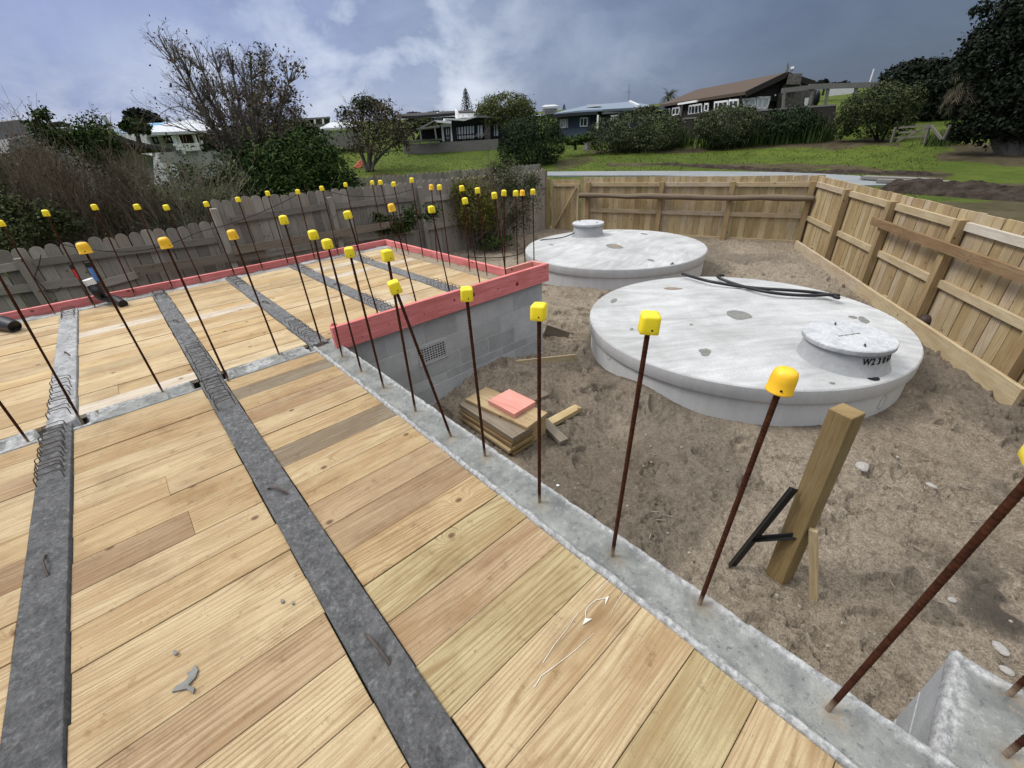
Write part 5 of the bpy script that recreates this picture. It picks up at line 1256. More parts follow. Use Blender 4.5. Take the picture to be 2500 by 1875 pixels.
bush('hedge_shrub', 'largest rounded shrub, wind shaped, beside the farm gate', 'hedge', (2150, 345), [(2150, 250, 85, 46), (2090, 275, 50, 40), (2215, 255, 42, 44), (2120, 300, 62, 34), (2190, 300, 50, 34), (2060, 310, 28, 28)], 17000, .062, 'leaf_olive', [(2110, 290), (2150, 280), (2200, 280)], .09, HG, shell=.3, rough=.12, cl=.09)
# flax and reeds under the hedges: grass like clumps one can tell apart
def flax(px, py, h, n, label, w=.03, mat='flax', spread=.5):
    b = ont(px, py); m = b[2]; V = []; F = []; S = []
    for k in range(n):
        a = rng.uniform(0, 6.28); bx, by = b[0]+rng.normal()*spread, b[1]+rng.normal()*spread*.5; H = h*rng.uniform(.5, 1.1); l = H*rng.uniform(.1, .55); k0 = len(V); ca, sa = math.cos(a), math.sin(a)
        for t_ in (0, .5, 1.0):
            x = bx+ca*l*t_*t_; y = by+sa*l*t_*t_; z = m-.05+H*(t_-.25*t_*t_*(l/H)); ww = w*(1-t_*.9); V += [(x-sa*ww, y+ca*ww, z), (x+sa*ww, y-ca*ww, z)]
        F += [(k0, k0+1, k0+3, k0+2), (k0+2, k0+3, k0+5, k0+4)]; S += [rng.random()]*2
    return tag(npmesh('flax_clump', V, np.array(F), M[mat], None, S), label, 'flax', 'flax and reed clumps at the top of the lawn')
fl = [(1525, 366, 'flax clump at the foot of the longest hedge shrub, left one'), (1575, 364, 'flax clump at the foot of the longest hedge shrub, middle one'), (1625, 362, 'flax clump at the right foot of the longest hedge shrub'), (1663, 358, 'tall flax clump in the gap before the dark fence'), (1740, 358, 'flax clump at the left foot of the rounded hedge shrub'), (1800, 356, 'reeds at the right foot of the rounded hedge shrub'), (1850, 353, 'tall reeds between the rounded hedge shrub and the low dark shrub'), (1900, 350, 'tall reeds at the left foot of the low dark shrub'), (1950, 347, 'reeds below the middle of the low dark shrub'), (2005, 344, 'reeds between the low dark shrub and the largest shrub'), (2300, 352, 'dark strappy clump left of the big tree trunk'), (1180, 358, 'bright green clump on the lawn before the deck')]
for px, py, l in fl: flax(px, py, 1.5 if px < 2200 and px > 1300 else .8, 260, l, spread=.75)
# ---- big dark tree at right
b = ont(2480, 378); D = np.hypot(b[0], b[1])
t = plant('big_tree', 'huge dark tree filling the top right corner, its trunk leaning on bare soil', 'tree', b)
crown('crown', [(2440, 130, 95, 120), (2390, 110, 45, 45), (2500, 40, 90, 70), (2470, 240, 110, 90), (2380, 240, 60, 60), (2420, 310, 95, 40), (2560, 170, 100, 160), (2350, 320, 40, 28), (2400, 20, 28, 22), (2530, 300, 90, 50)], 30000, .095, 'leaf_deep', t, D, shell=.55, rough=.35, cl=.13)
trunkto(t, b, [at(2500, 250, D), at(2440, 240, D), at(2540, 200, D+1)], .38, 'bark_grey')
tp_ = bush('hill_tree', 'dark wind shaped trees forming a mass on the hill behind the farm gate', 'tree', (2270, 300), [(2270, 215, 75, 62), (2200, 200, 55, 42), (2330, 200, 60, 55), (2170, 230, 50, 40), (2300, 260, 70, 40), (2240, 170, 45, 25)], 14000, .15, 'leaf_deep', None, .2, D=46, shell=.3, rough=.14, cl=.09)
# palm fronds hanging beside it
def palm(name, label, cpx, cpy, D, R, n, mat, trunk_to, droop=.9, fw=.035, group=None):
    c = at(cpx, cpy, D); Rm = R*pxm(cpx, cpy, D); b = at(*trunk_to, D); t = plant(name, label, 'palm', b, group); VV = []; FF = []; S = []
    for k in range(n):
        a = rng.uniform(0, 6.28); el = rng.uniform(-.3, 1.25); L = Rm*rng.uniform(.75, 1.1); d = np.array([math.cos(a)*math.cos(el), math.sin(a)*math.cos(el), math.sin(el)]); P = [c]
        p = c.copy(); s0 = rng.random()
        for i in range(8): p = p+d*L/8; d = d-np.array([0, 0, droop/8*(1+i*.2)]); d /= np.linalg.norm(d); P.append(p)
        for i in range(1, 9):
            tg = P[i]-P[i-1]; tg /= np.linalg.norm(tg); sd_ = np.cross(tg, (0, 0, 1)); sd_ /= np.linalg.norm(sd_)+1e-6
            for q in (0, .5):
                o_ = P[i-1]+(P[i]-P[i-1])*q
                for s_ in (-1, 1):
                    k0 = len(VV); l = L*.26*(1-.55*abs(i/8-.4)); e = o_+(tg*.75+sd_*s_*.75-np.array([0, 0, .25]))*l; w = tg*L*fw
                    VV += [o_-w*.5, o_+w*.5, e]; FF.append((k0, k0+1, k0+2)); S.append(min(1, s0*.6+rng.random()*.4))
    npmesh('fronds', VV, np.array(FF), M[mat], t, S)
    mb = MB(); mb.tube([b-(0, 0, .5), (b+c)/2, c], [Rm*.13, Rm*.10, Rm*.09], 8); mb.build('trunk', M['bark_dark'], t); return t
palm('palm', 'palm with drooping pale dead fronds between the hill trees and the big tree', 2388, 205, 33, 110, 70, 'leaf_drab', (2460, 320), 2.0)
palm('palm', 'palm tree left of the brown roof, the biggest palm in view', 1632, 238, 60, 30, 46, 'leaf_palm', (1632, 300), 1.1)
palm('palm', 'small palm top showing over the ridge of the brown roof', 1702, 226, 66, 15, 30, 'leaf_palm', (1700, 260), 1.1)
palm('palm', 'leftmost of three small palms over the white roof', 408, 290, 62, 15, 34, 'leaf_palm', (408, 330), 1.2, group='small palms over the white roof')
palm('palm', 'middle of three small palms over the white roof', 440, 295, 64, 15, 34, 'leaf_palm', (440, 330), 1.2, group='small palms over the white roof')
palm('palm', 'rightmost of three small palms over the white roof', 476, 296, 66, 11, 26, 'leaf_palm', (476, 330), 1.2, group='small palms over the white roof')
def norfolk(px, ytop, ybot, D, wpx, label):
    b = at(px, ybot, D); tpt = onv(px-(3 if px < 1250 else -1), ytop, b); H = tpt[2]-b[2]; t = plant('norfolk_pine', label, 'pine', b); W = wpx*pxm(px, ybot, D); C = []; Nn = []; mb = MB(); mb.tube([b-(0, 0, 1), b*[1, 1, 0]+[0, 0, tpt[2]]], [W*.06, W*.01], 6); mb.build('trunk', M['bark_dark'], t)
    for k in range(19):
        f = k/18; z = b[2]+H*(.04+.93*f); R = W*(1-f)**.8*.55+W*.04
        for a in np.arange(6)*1.047+k*.5:
            n = 16; u = np.linspace(.1, 1, n); P = np.c_[b[0]+np.cos(a)*R*u, b[1]+np.sin(a)*R*u, z+.18*R*u**2]; C.append(P+rng.normal(size=P.shape)*R*.05); Nn.append(np.tile([0, 0, 1.], (n, 1)))
    C = np.concatenate(C); V, F, S = leaves(C, np.concatenate(Nn), W*.042, rng.random(len(C))*.6, .6); npmesh('crown', V, F, M['leaf_deep'], t, S)
norfolk(1141, 214, 276, 80, 30, 'taller norfolk pine rising behind the black and white house')
norfolk(1377, 253, 275, 120, 11, 'tiny distant norfolk pine left of the pale blue roof')
def far_tree(label, D, lobes, n, size, mat, by): return bush('far_tree', label, 'tree', (lobes[0][0], by), lobes, n, size, mat, None, .12, D=D, shell=.5, rough=.25)
far_tree('dark rounded tree rising behind the left end of the white veranda house', 60, [(345, 290, 36, 20), (325, 284, 22, 14), (370, 296, 25, 16)], 1500, .28, 'leaf_deep', 335)
far_tree('small green tree before the white veranda house, above the twigs', 26, [(335, 308, 30, 18), (310, 312, 18, 12), (352, 315, 16, 12)], 1100, .10, 'leaf_green', 345)
far_tree('far low dark trees over the dark roofs left of the norfolk pine', 95, [(1010, 283, 22, 8), (995, 287, 16, 6), (1068, 277, 22, 5)], 500, .35, 'leaf_deep', 300)
far_tree('dark trees behind the pergola right of the stone chimney', 62, [(2010, 202, 10, 6), (2040, 208, 26, 5), (2062, 204, 8, 4), (1985, 209, 14, 4)], 420, .25, 'leaf_deep', 225)
far_tree('pale green hedge between the scrubby tree and the black verandah', 50, [(1010, 310, 35, 16), (1045, 302, 22, 10), (985, 320, 30, 20)], 1600, .16, 'leaf_olive', 345)
far_tree('shrubs over the hedge beside the blue house roof', 46, [(1585, 268, 22, 12), (1560, 275, 16, 10), (1530, 290, 22, 10)], 900, .13, 'leaf_grey', 300)
far_tree('dark scrub below the blue house wall, between the round bush and hedge', 37, [(1405, 343, 32, 11), (1380, 345, 18, 9), (1430, 340, 20, 12)], 900, .12, 'leaf_green', 355)
# ---- flowering scrambler and ivy on the old fence
b = np.array([8.2, 8.6, -1.0])
t = twigshrub('scrambling_bush', 'yellow green scrambling bush growing up the old fence left of the gate', 11.6, (1120, 1260, 600), [(1130, 440), (1170, 430), (1200, 410), (1250, 420), (1290, 440), (1110, 480), (1300, 480), (1160, 500)], 42, 1, 'twig_brown', 2, .008, None, None, .14, -1.0)
crown('foliage', [(1165, 475, 45, 50), (1140, 520, 42, 50), (1190, 520, 40, 45), (1120, 470, 30, 35)], 6500, .027, 'leaf_yellow', t, 11.4, shell=.8, cl=.22, rough=.45)
crown('foliage', [(1250, 455, 45, 45), (1220, 420, 36, 28), (1285, 480, 32, 40), (1260, 530, 40, 35), (1200, 560, 40, 40), (1300, 440, 22, 30)], 6000, .028, 'leaf_olive', t, 11.6, shell=.8, cl=.22, rough=.45)
crown('foliage', [(1215, 590, 38, 16), (1190, 597, 30, 12)], 700, .035, 'leaf_green', t, 11.2, cl=.2)
iv = plant('ivy', 'dark ivy patch clinging to the middle of the old grey fence', 'ivy', OF.p(Dp[3]-1.2, .1, -.5))
crown('foliage', [(935, 545, 45, 22), (985, 550, 35, 20), (920, 530, 28, 16), (1000, 525, 26, 24), (1050, 520, 28, 22), (965, 560, 50, 14)], 3000, .032, 'leaf_green', iv, np.hypot(*onplane(960, 545, OF.A, OF.B, .15)[:2]), shell=.9, cl=.2, rough=.4, dep=.3)
mb = MB()
for k in range(26):
    q = onplane(rng.uniform(760, 1060), rng.uniform(540, 600), OF.A, OF.B, .05+rng.random()*.1); branchset(mb, q, [rng.normal()*.8, 0, 1], rng.uniform(.5, 1.1), .005, 1, 2, .05, .3, (1, 3), (.3, .8), .5, None, 5)
mb.build('stems', M['twig_brown'], iv)
# ------------------------------------------------------------------ houses, built on facade planes at their own distance
class Fac:
    def __init__(s, a, b): s.A = at(a[0], a[1], a[2]); s.B = at(b[0], b[1], b[2]); t = (s.B-s.A)[:2]; n = np.array([-t[1], t[0]]); n /= np.linalg.norm(n); s.n = np.array([*(n if n@(-s.A[:2]) > 0 else -n), 0]); s.t = np.array([*t, 0])/np.linalg.norm(t)
    def p(s, q, off=0.0): return onplane(q[0], q[1], s.A, s.B, 0)+s.n*off
def panel(f, quad, mat, parent, name='wall', th=.12, off=0.0):
    m = MB(); m.prism([f.p(q, off) for q in quad], f.n*th); return m.build(name, M[mat], parent)
def beam(f, a, b, w, mat, parent, name='post', off=.1, d=None):
    m = MB(); m.bar(f.p(a, off), f.p(b, off), w, d or w, up=(0, 0, 1) if abs((f.p(b)-f.p(a))[2]) < np.linalg.norm((f.p(b)-f.p(a))[:2]) else tuple(f.n)); return m.build(name, M[mat], parent)
def window(f, quad, nm, parent, frame='white_paint', glass='window_glass', fw=.09, off=.13, transom=False, name='window'):
    tl, tr, br, bl = [f.p(q, off) for q in quad]; m = MB()
    def ln(a, b, w=fw): m.bar(a, b, w, .07, up=tuple(f.n) if abs((b-a)[2]) > np.linalg.norm((b-a)[:2]) else (0, 0, 1)) if False else m.prism([a+(0, 0, 0), b, b+f.n*.06, a+f.n*.06], np.cross((b-a)/np.linalg.norm(b-a), f.n)*w)
    ln(tl, tr); ln(br, bl); ln(tr, br); ln(bl, tl)
    for k in range(1, nm):
        t = k/nm; ln(tl+(tr-tl)*t, bl+(br-bl)*t, fw*.8)
    if transom: ln(tl+(bl-tl)*.6, tr+(br-tr)*.6, fw*.6)
    w = m.build(name, M[frame], parent)
    g = MB(); g.prism([tl, tr, br, bl], f.n*.02); g.build('pane', M[glass], w); return w
def poly3(pts, d, mat, parent, name='roof'):
    m = MB(); m.prism([at(*q) for q in pts], d); return m.build(name, M[mat], parent)
def body(corners, z0, z1, mat, parent, name='wall'):
    m = MB(); m.prism([np.array([c[0], c[1], z0]) for c in corners], (0, 0, z1-z0)); return m.build(name, M[mat], parent)
def house(name, label, base, cat='house'): return tag(empty(name, base), label, cat)

# brown house at right
f = Fac((1612, 275, 57), (1808, 255, 44)); g = Fac((1808, 255, 44), (1960, 240, 47.5))
h = house('brown_house', 'dark brown house with a long low pitched roof and white windows, upper right', f.B*[1, 1, 0]+[0, 0, 1])
zE = f.p((1808, 236))[2]+.30; cor = [f.A-f.n*.3, f.B-f.n*.3-g.n*.2, g.B-g.n*.3, f.A+(g.B-f.B)]
body(cor, -.5, zE, 'dark_cladding', h)
panel(g, [(1809, 250), (1809, 236), (1906, 192), (1935, 203), (1935, 245)], 'dark_cladding', h, 'gable_wall', .15, -.1)
panel(f, [(1655, 300), (1655, 283), (1805, 262), (1805, 290)], 'dark_cladding', h, 'lower_wall', .1, .02)
rid = g.p((1906, 187)); eb = g.p((1809, 233)); ec = g.p((1974, 209)); T = (f.A-f.B); T[2] = 0
e0 = f.p((1618, 261)); vE = e0-f.p((1809, 233)); m = MB(); ov = f.n*.35+g.n*.55
rl_ = at(1700, 225, 58)
m.prism([eb+g.n*.5, rid+g.n*.5, rl_, e0+f.n*.3], (0, 0, .22)); m.prism([rid+g.n*.5, ec+g.n*.5, ec+vE*.8, rl_], (0, 0, .22)); m.build('roof', M['brown_roof'], h)
m = MB(); m.bar(eb+g.n*.56+(0, 0, .05), rid+g.n*.56+(0, 0, .05), .12, .38); m.bar(rid+g.n*.56+(0, 0, .05), ec+g.n*.56+(0, 0, .05), .12, .38); m.build('bargeboard', M['dark_cladding'], h)
for quad, n in [([(1683, 257), (1715, 252), (1715, 278), (1680, 282)], 4), ([(1721, 252), (1732, 251), (1730, 272), (1719, 273)], 1), ([(1745, 248), (1779, 244), (1778, 266), (1744, 270)], 3), ([(1781, 243), (1805, 241), (1804, 264), (1780, 267)], 2), ([(1642, 263), (1661, 260), (1659, 280), (1641, 283)], 2), ([(1630, 265), (1637, 264), (1636, 278), (1629, 279)], 1)]:
    window(f, quad, n, h, fw=.13, off=.0, glass='window_glass')
for quad, n in [([(1812, 241), (1845, 238), (1842, 262), (1812, 264)], 2), ([(1847, 236), (1880, 235.5), (1871, 267), (1843, 267)], 2)]: window(g, quad, n, h, fw=.14, off=.06, glass='pale_glass')
beam(f, (1669, 285), (1672, 254), .16, 'grey_timber', h, 'post', .3); beam(f, (1668, 253.5), (1715, 246), .16, 'white_paint', h, 'fascia', .5)
m = MB(); m.lathe([(.0001, -.07), (.07, -.05), (.07, .05), (.0001, .07)], g.p((1888, 233), .2), 10); m.build('wall_lamp', M['white_paint'], h, True)
st_ = MB(); st_.prism([g.p(q, .1) for q in [(1893, 266), (1896, 235), (1905, 215), (1912, 203), (1930, 205), (1980, 222), (1978, 262)]], g.n*.5); st_.build('stone_wall', M['stone'], h)
ch = MB(); c = at(1940, 200, 50); ch.prism([at(1919, 206, 45.2), at(1926, 180, 45.2), at(1959, 179, 45.2), at(1954, 206, 45.2)], ray(1940, 190)*[1, 1, 0]*1.3); cho = ch.build('chimney', M['stone'], h)
mb = MB(); mb.tube([at(1933, 180, 45.8), at(1935, 166, 45.8)], .10, 8); mb.tube([at(1930, 170, 45.8), at(1938, 168, 45.8)], .16, 8); mb.build('chimney_pot', M['galv'], cho, True)
m = MB(); m.lathe([(.0001, 0), (.25, .03), (.42, .11), (.43, .12), (.25, .05), (.0001, .02)], (0, 0, 0), 20); ds = m.build('satellite_dish', M['grey_timber'], h, True, False); ds.parent = h; ds.matrix_parent_inverse = Matrix.Translation(h.location).inverted(); ds.location = at(1919, 170, 49.5); ds.rotation_euler = (math.radians(80), 0, math.radians(10))
mb = MB(); mb.tube([at(1919, 178, 49.6), at(1919, 190, 49.8)], .04, 6); mb.build('dish_arm', M['grey_timber'], ds)
door = panel(g, [(1946, 262), (1949, 241), (1965, 240), (1961, 258)], 'white_paint', h, 'door', .06, .65)
# pergola
p_ = Fac((1900, 260, 43.5), (2145, 230, 45.5)); pg = house('pergola', 'grey timber pergola right of the stone chimney of the brown house', p_.p((2000, 262)), 'pergola')
beam(p_, (1909, 221.5), (1974, 214), .22, 'grey_timber', pg, 'beam', .0, .3); beam(p_, (1973, 212), (2143, 207), .22, 'grey_timber', pg, 'beam', .1, .32)
for a, b in [((1914, 224), (1911, 268)), ((1985, 214), (1973, 262)), ((2022, 213), (2014, 260)), ((2090, 211), (2085, 250))]: beam(p_, b, a, .17, 'grey_timber', pg, 'post', .05)
beam(p_, (2040, 222), (2108, 214), .25, 'white_paint', pg, 'panel', -1.5, .5)
um = house('closed_umbrella', 'black closed garden umbrella standing under the pergola', p_.p((2002, 258), -.6), 'umbrella'); a, b = p_.p((1998, 257), -.6), p_.p((2005, 217), -.6); m = MB(); m.tube([a, a*.8+b*.2, a*.5+b*.5, a*.2+b*.8, b], [.10, .20, .22, .18, .04], 10); m.build('canopy', M['black_plastic'], um, True)
df = Fac((1590, 300, 43), (2045, 265, 41)); dfr = house('boarded_fence', 'dark vertical boarded fence below the brown house, behind the hedge shrubs', df.p((1850, 290)), 'fence')
panel(df, [(1640, 345), (1650, 292), (1720, 287), (1860, 270), (1900, 267), (2042, 256), (2036, 345)], 'dark_cladding', dfr, 'boards', .08); beam(df, (1655, 291), (1722, 285.5), .1, 'grey_timber', dfr, 'cap_rail', .05); beam(df, (1722, 285.5), (1862, 269), .1, 'grey_timber', dfr, 'cap_rail', .05); beam(df, (1862, 269), (2042, 256), .1, 'grey_timber', dfr, 'cap_rail', .05)
# masts
m = MB(); m.tube([at(2119, 215, 47), at(2134, 168, 47)], .05, 6); tag(m.build('flagpole', M['white_paint']), 'thin white pole standing above the largest rounded shrub', 'pole')
m = MB(); m.tube([at(1534, 262, 70), at(1536, 206, 70)], .035, 5); m.bar(at(1530, 225, 70), at(1541, 224, 70), .04, .04); tag(m.build('aerial_mast', M['grey_timber']), 'thin aerial mast above the pale blue roof', 'mast')
# farm gate and posts
fg = Fac((2185, 345, 27), (2262, 335, 26)); fgr = house('farm_gate', 'grey timber farm gate between the largest shrub and the big tree', fg.p((2225, 345)), 'gate')
for a, b in [((2195, 312), (2272, 305)), ((2195, 324), (2268, 318)), ((2192, 336), (2266, 331)), ((2190, 345), (2272, 307))]: beam(fg, a, b, .04, 'bark_grey', fgr, 'rail', .0, .07)
for a, b in [((2259, 350), (2274, 303)), ((2178, 348), (2190, 310)), ((2302, 340), (2275, 306)), ((2306, 340), (2323, 305))]: beam(fg, a, b, .075, 'bark_grey', fgr, 'post', .05)
for (px, y0, y1, l) in [(1646, 357, 331, 'pale thin stake in the gap right of the longest hedge shrub, left one'), (1698, 354, 330, 'leaning pale thin stake left of the rounded hedge shrub'), (1992, 345, 310, 'pale stake between the low dark shrub and the largest shrub')]:
    b = ont(px, y0); m = MB(); m.bar(b-(0, 0, .2), onv(px+(8 if px == 1698 else 3), y1, b), .07, .05, up=(1, 0, 0)); tag(m.build('stake', M['bark_pale']), l, 'stake')
b = ont(1433, 366); m = MB(); w = .35; m.obox(b+(-.2, -.2, -.1), (.42, 0, 0), (0, .42, 0), (0, 0, 1.05), .5); m.obox(b+(-.28, -.28, .95), (.58, 0, 0), (0, .58, 0), (0, 0, .08), .5); tag(m.build('stone_pillar', M['grey_timber']), 'small grey pillar on the lawn left of the longest hedge shrub', 'pillar')

# blue house
f = Fac((1357, 310, 47), (1474, 300, 44)); h = house('blue_house', 'blue weatherboard house with a pale blue roof behind the round bush', f.p((1400, 338)))
g2 = Fac((1474, 300, 44), (1640, 280, 58))
A, B, Cc = f.A-f.n*.4, f.B-f.n*.4, g2.B; body([A, B, Cc, A+(Cc-B)], -.3, f.p((1410, 279))[2]+.15, 'blue_cladding', h)
panel(f, [(1360, 345), (1360, 283), (1442, 283), (1442, 345)], 'blue_cladding', h, 'front_wall', .15, -.1)
panel(f, [(1357, 289), (1357, 280), (1412, 275), (1471, 272), (1471, 279), (1410, 283)], 'black_paint', h, 'fascia', .5, .3)
panel(f, [(1442, 320), (1442, 279), (1474, 277), (1474, 318)], 'black_paint', h, 'dark_wall', .12, -.05)
poly3([(1352, 281, 46.6), (1412, 274, 45), (1472, 271, 43), (1640, 268, 56), (1600, 262, 60), (1536, 251, 62), (1434, 260, 60), (1380, 272, 56)], (0, 0, .12), 'blue_roof', h)
m = MB(); m.bar(at(1472, 273, 43.2), at(1636, 262, 57), .2, .35); m.build('eave_fascia', M['grey_roof'], h)
poly3([(1534, 252, 61.5), (1540, 251, 61.5), (1562, 262, 57), (1556, 263, 57)], (0, 0, .25), 'white_roof', h, 'ridge_cap')
poly3([(1433, 262, 56), (1433, 255.5, 56), (1468, 254, 56), (1468, 259, 56)], ray(1450, 258)*[1, 1, 0]*1.5, 'white_paint', h, 'chimney')
window(f, [(1368, 291), (1384, 289), (1384, 312), (1369, 313)], 3, h, glass='pale_glass', off=.06); window(f, [(1385.5, 289), (1388, 289), (1388, 312), (1385.5, 312)], 1, h, off=.06); window(f, [(1418, 287), (1437, 286), (1436, 309), (1417, 310)], 2, h, off=.06)
window(g2, [(1478, 283), (1497, 281), (1497, 295), (1478, 297)], 3, h, off=.5); beam(g2, (1453, 320), (1455, 281), .12, 'white_paint', h, 'post', .2)
panel(f, [(1360, 345), (1360, 314), (1436, 312), (1436, 345)], 'blue_cladding', h, 'lower_wall', .12, .05)
# white cupola house
h = house('white_house', 'small white rooftop lookout seen between the round bush and blue roof', at(1340, 275, 75)); f = Fac((1322, 275, 75), (1362, 275, 75))
panel(f, [(1325, 275), (1325, 265), (1361, 264), (1361, 274)], 'white_paint', h, 'wall', 2.0, -2.2)
for k in range(6): window(f, [(1326+k*6, 266), (1331+k*6, 265.6), (1331+k*6, 272), (1326+k*6, 272.5)], 1, h, fw=.1, off=.02, glass='pale_glass')
poly3([(1321, 266, 74), (1365, 263, 74), (1354, 260, 77), (1330, 261, 77)], (0, 0, .25), 'white_roof', h)
poly3([(1305, 281, 70), (1305, 278, 70), (1372, 272, 70), (1372, 277, 70)], ray(1340, 275)*[1, 1, 0]*5, 'grey_roof', h, 'lower_roof'); poly3([(1298, 283, 68), (1298, 280, 68), (1330, 279, 68), (1330, 283, 68)], ray(1320, 280)*[1, 1, 0]*3, 'white_paint', h, 'parapet')

# black and white house with deck
h = house('black_house', 'low black and white house with tall windows behind a grey timber deck', at(1150, 340, 46)); f = Fac((1075, 345, 44), (1310, 325, 45))
A, B = f.A-f.n*.3, f.B-f.n*.3; bk = -f.n*7; zt_ = f.p((1110, 300))[2]
body([A, B, B+bk, A+bk], -.2, zt_, 'black_paint', h)
panel(f, [(1103, 345), (1101, 296), (1130, 297), (1162, 285), (1225, 292), (1300, 290), (1300, 340)], 'black_paint', h, 'front_wall', .15, -.1)
panel(f, [(1080, 345), (1076, 303), (1101, 299), (1105, 345)], 'white_paint', h, 'white_wall', .25, .1)
window(f, [(1111, 308), (1160, 303), (1160, 341), (1114, 343)], 7, h, 'black_paint', 'curtain', .11, .08, True); window(f, [(1163, 303), (1181, 302), (1181, 339), (1163, 341)], 2, h, 'black_paint', 'curtain', .11, .08)
window(f, [(1202, 300), (1219, 299), (1219, 335), (1203, 336)], 2, h, 'black_paint', 'curtain', .11, .08); window(f, [(1082, 311), (1099, 310), (1100, 344), (1086, 344)], 3, h, 'black_paint', 'pale_glass', .12, .38, True)
panel(f, [(1182, 340), (1182, 297), (1196, 296), (1196, 340)], 'stone', h, 'stone_pier', .4, .1)
m = MB(); m.prism([f.p(q, .9) for q in [(1059, 295), (1101, 296), (1101, 303), (1068, 300)]], bk*.8); m.prism([f.p(q, .9) for q in [(1083, 290), (1132, 291), (1160, 284), (1160, 287), (1132, 296), (1085, 293)]], bk*.9); m.build('roof', M['white_paint'], h)
m = MB(); m.prism([f.p(q, 1.2) for q in [(1024, 313), (1059, 295), (1062, 297), (1030, 315)]], bk*.7); m.prism([f.p(q, .8) for q in [(1132, 294), (1165, 283), (1300, 288), (1300, 292), (1165, 288), (1132, 297)]], bk); m.build('dark_roof', M['grey_roof'], h)
m = MB(); m.prism([f.p(q, 2.6) for q in [(1018, 316), (1075, 308), (1072, 313), (1020, 319)]], -f.n*2.6); m.build('verandah_roof', M['grey_timber'], h)
panel(f, [(1012, 345), (1030, 313), (1078, 305), (1080, 345)], 'dark_interior', h, 'verandah_wall', .1, -.5)
for a, b in [((1030, 343), (1027, 318)), ((1065, 340), (1061, 315))]: beam(f, a, b, .13, 'grey_timber', h, 'post', 2.5)
poly3([(1113, 289, 49), (1115, 277, 49), (1160, 276, 49), (1160, 286, 49)], ray(1140, 280)*[1, 1, 0]*3, 'white_paint', h, 'clerestory')
cf = Fac((1113, 285, 48.9), (1165, 285, 48.9)); window(cf, [(1118, 280), (1160, 279), (1160, 286), (1118, 287)], 3, h, glass='window_glass', fw=.12, off=.02)
m = MB(); m.tube([at(1116, 289, 48), at(1115, 272, 48), at(1114, 264, 48)], [.16, .16, .06], 8); m.build('flue', M['white_paint'], h)
dk = house('timber_deck', 'grey timber deck and bench before the black and white house', at(1100, 360, 42), 'deck'); d_ = Fac((985, 360, 43), (1220, 350, 42))
panel(d_, [(986, 376), (985, 351), (1036, 350), (1216, 339), (1216, 372), (1100, 376)], 'deck_grey', dk, 'deck_front', 2.0, -2.1)
beam(d_, (985, 345), (1080, 340), .08, 'grey_timber', dk, 'rail', .0, .12)
for px in (1000, 1025, 1052, 1066): beam(d_, (px, 352), (px-1, 342), .1, 'grey_timber', dk, 'baluster', .0)
tb = house('outdoor_table', 'grey outdoor bench table on the deck before the tall windows', d_.p((1150, 340), -1.2), 'table'); beam(d_, (1125, 335), (1180, 330), .5, 'grey_timber', tb, 'table_top', -1.2, .06); beam(d_, (1160, 328), (1182, 326.5), .6, 'grey_timber', tb, 'table_top', -1.4, .06)
for px, y in ((1130, 335), (1150, 333), (1172, 331)): beam(d_, (px, y+8), (px, y), .07, 'grey_timber', tb, 'leg', -1.2)
# dark roofs behind
h = house('dark_roof_house', 'long dark roofed house low on the skyline left of the norfolk pine', at(1040, 300, 72)); f = Fac((960, 295, 72), (1170, 285, 72))
panel(f, [(985, 305), (985, 292), (1100, 284), (1165, 284), (1165, 300)], 'grey_wall', h, 'wall', 4, -4.2)
poly3([(958, 290, 71), (1012, 290, 71), (1120, 282, 71), (1165, 281, 71), (1150, 275, 76), (1040, 281, 76), (975, 285, 76)], (0, 0, .35), 'dark_roof', h); window(f, [(1060, 288), (1080, 286.5), (1080, 292), (1060, 293)], 3, h, off=.02, fw=.15)
m = MB(); m.bar(at(1066, 281, 73), at(1075, 280, 73), .5, .5); m.tube([at(1068, 280, 73), at(1068, 274, 73)], .12, 6); m.build('vent', M['white_paint'], h)

# white veranda house left
f = Fac((255, 345, 38), (395, 350, 34)); g = Fac((395, 350, 34), (560, 345, 40)); h = house('veranda_house', 'long white house with crossed veranda rails and white roof above the twigs', g.p((450, 372)))
c0, c1, c2 = f.A-f.n*.3, f.B-f.n*.3, g.B-g.n*.3; zt_ = g.p((420, 332))[2]+.25; body([c0, c1, c2, c0+(c2-c1)], -.3, zt_, 'white_cladding', h)
panel(g, [(370, 385), (362, 334), (560, 328), (560, 375)], 'white_cladding', h, 'front_wall', .15, -.1)
window(g, [(365, 335), (377, 333), (385, 351), (373, 352)], 1, h, 'black_paint', 'pale_glass', .08, .08); window(g, [(394, 333), (410, 331), (419, 349), (402, 350)], 2, h, 'black_paint', 'pale_glass', .08, .08); window(g, [(411, 331), (420, 330), (428, 347), (421, 348)], 1, h, 'black_paint', 'window_glass', .08, .08)
panel(g, [(440, 352), (434, 331), (478, 329), (482, 349)], 'red_brown', h, 'sliding_door', .06, .06); panel(g, [(492, 368), (484, 333), (520, 331), (524, 366)], 'dark_interior', h, 'doorway', .06, .06)
m = MB(); R0 = [at(340, 331, 33), at(420, 329, 32), at(545, 323, 37.5), at(530, 303, 44), at(440, 302, 44), at(372, 315, 42)]; m.prism(R0, (0, 0, .14)); m.prism([at(400, 323, 40), at(450, 298, 46), at(520, 298, 48), at(532, 307, 44)], (0, 0, .12)); m.build('roof', M['white_roof'], h)
poly3([(366, 305, 47), (402, 304, 46), (400, 313, 42.5), (366, 314, 43)], (0, 0, .12), 'sky_roof', h, 'blue_roof'); poly3([(275, 325, 42), (300, 304, 46), (368, 305, 46), (366, 328, 36), (300, 329, 37)], (0, 0, .1), 'blue_roof', h, 'side_roof')
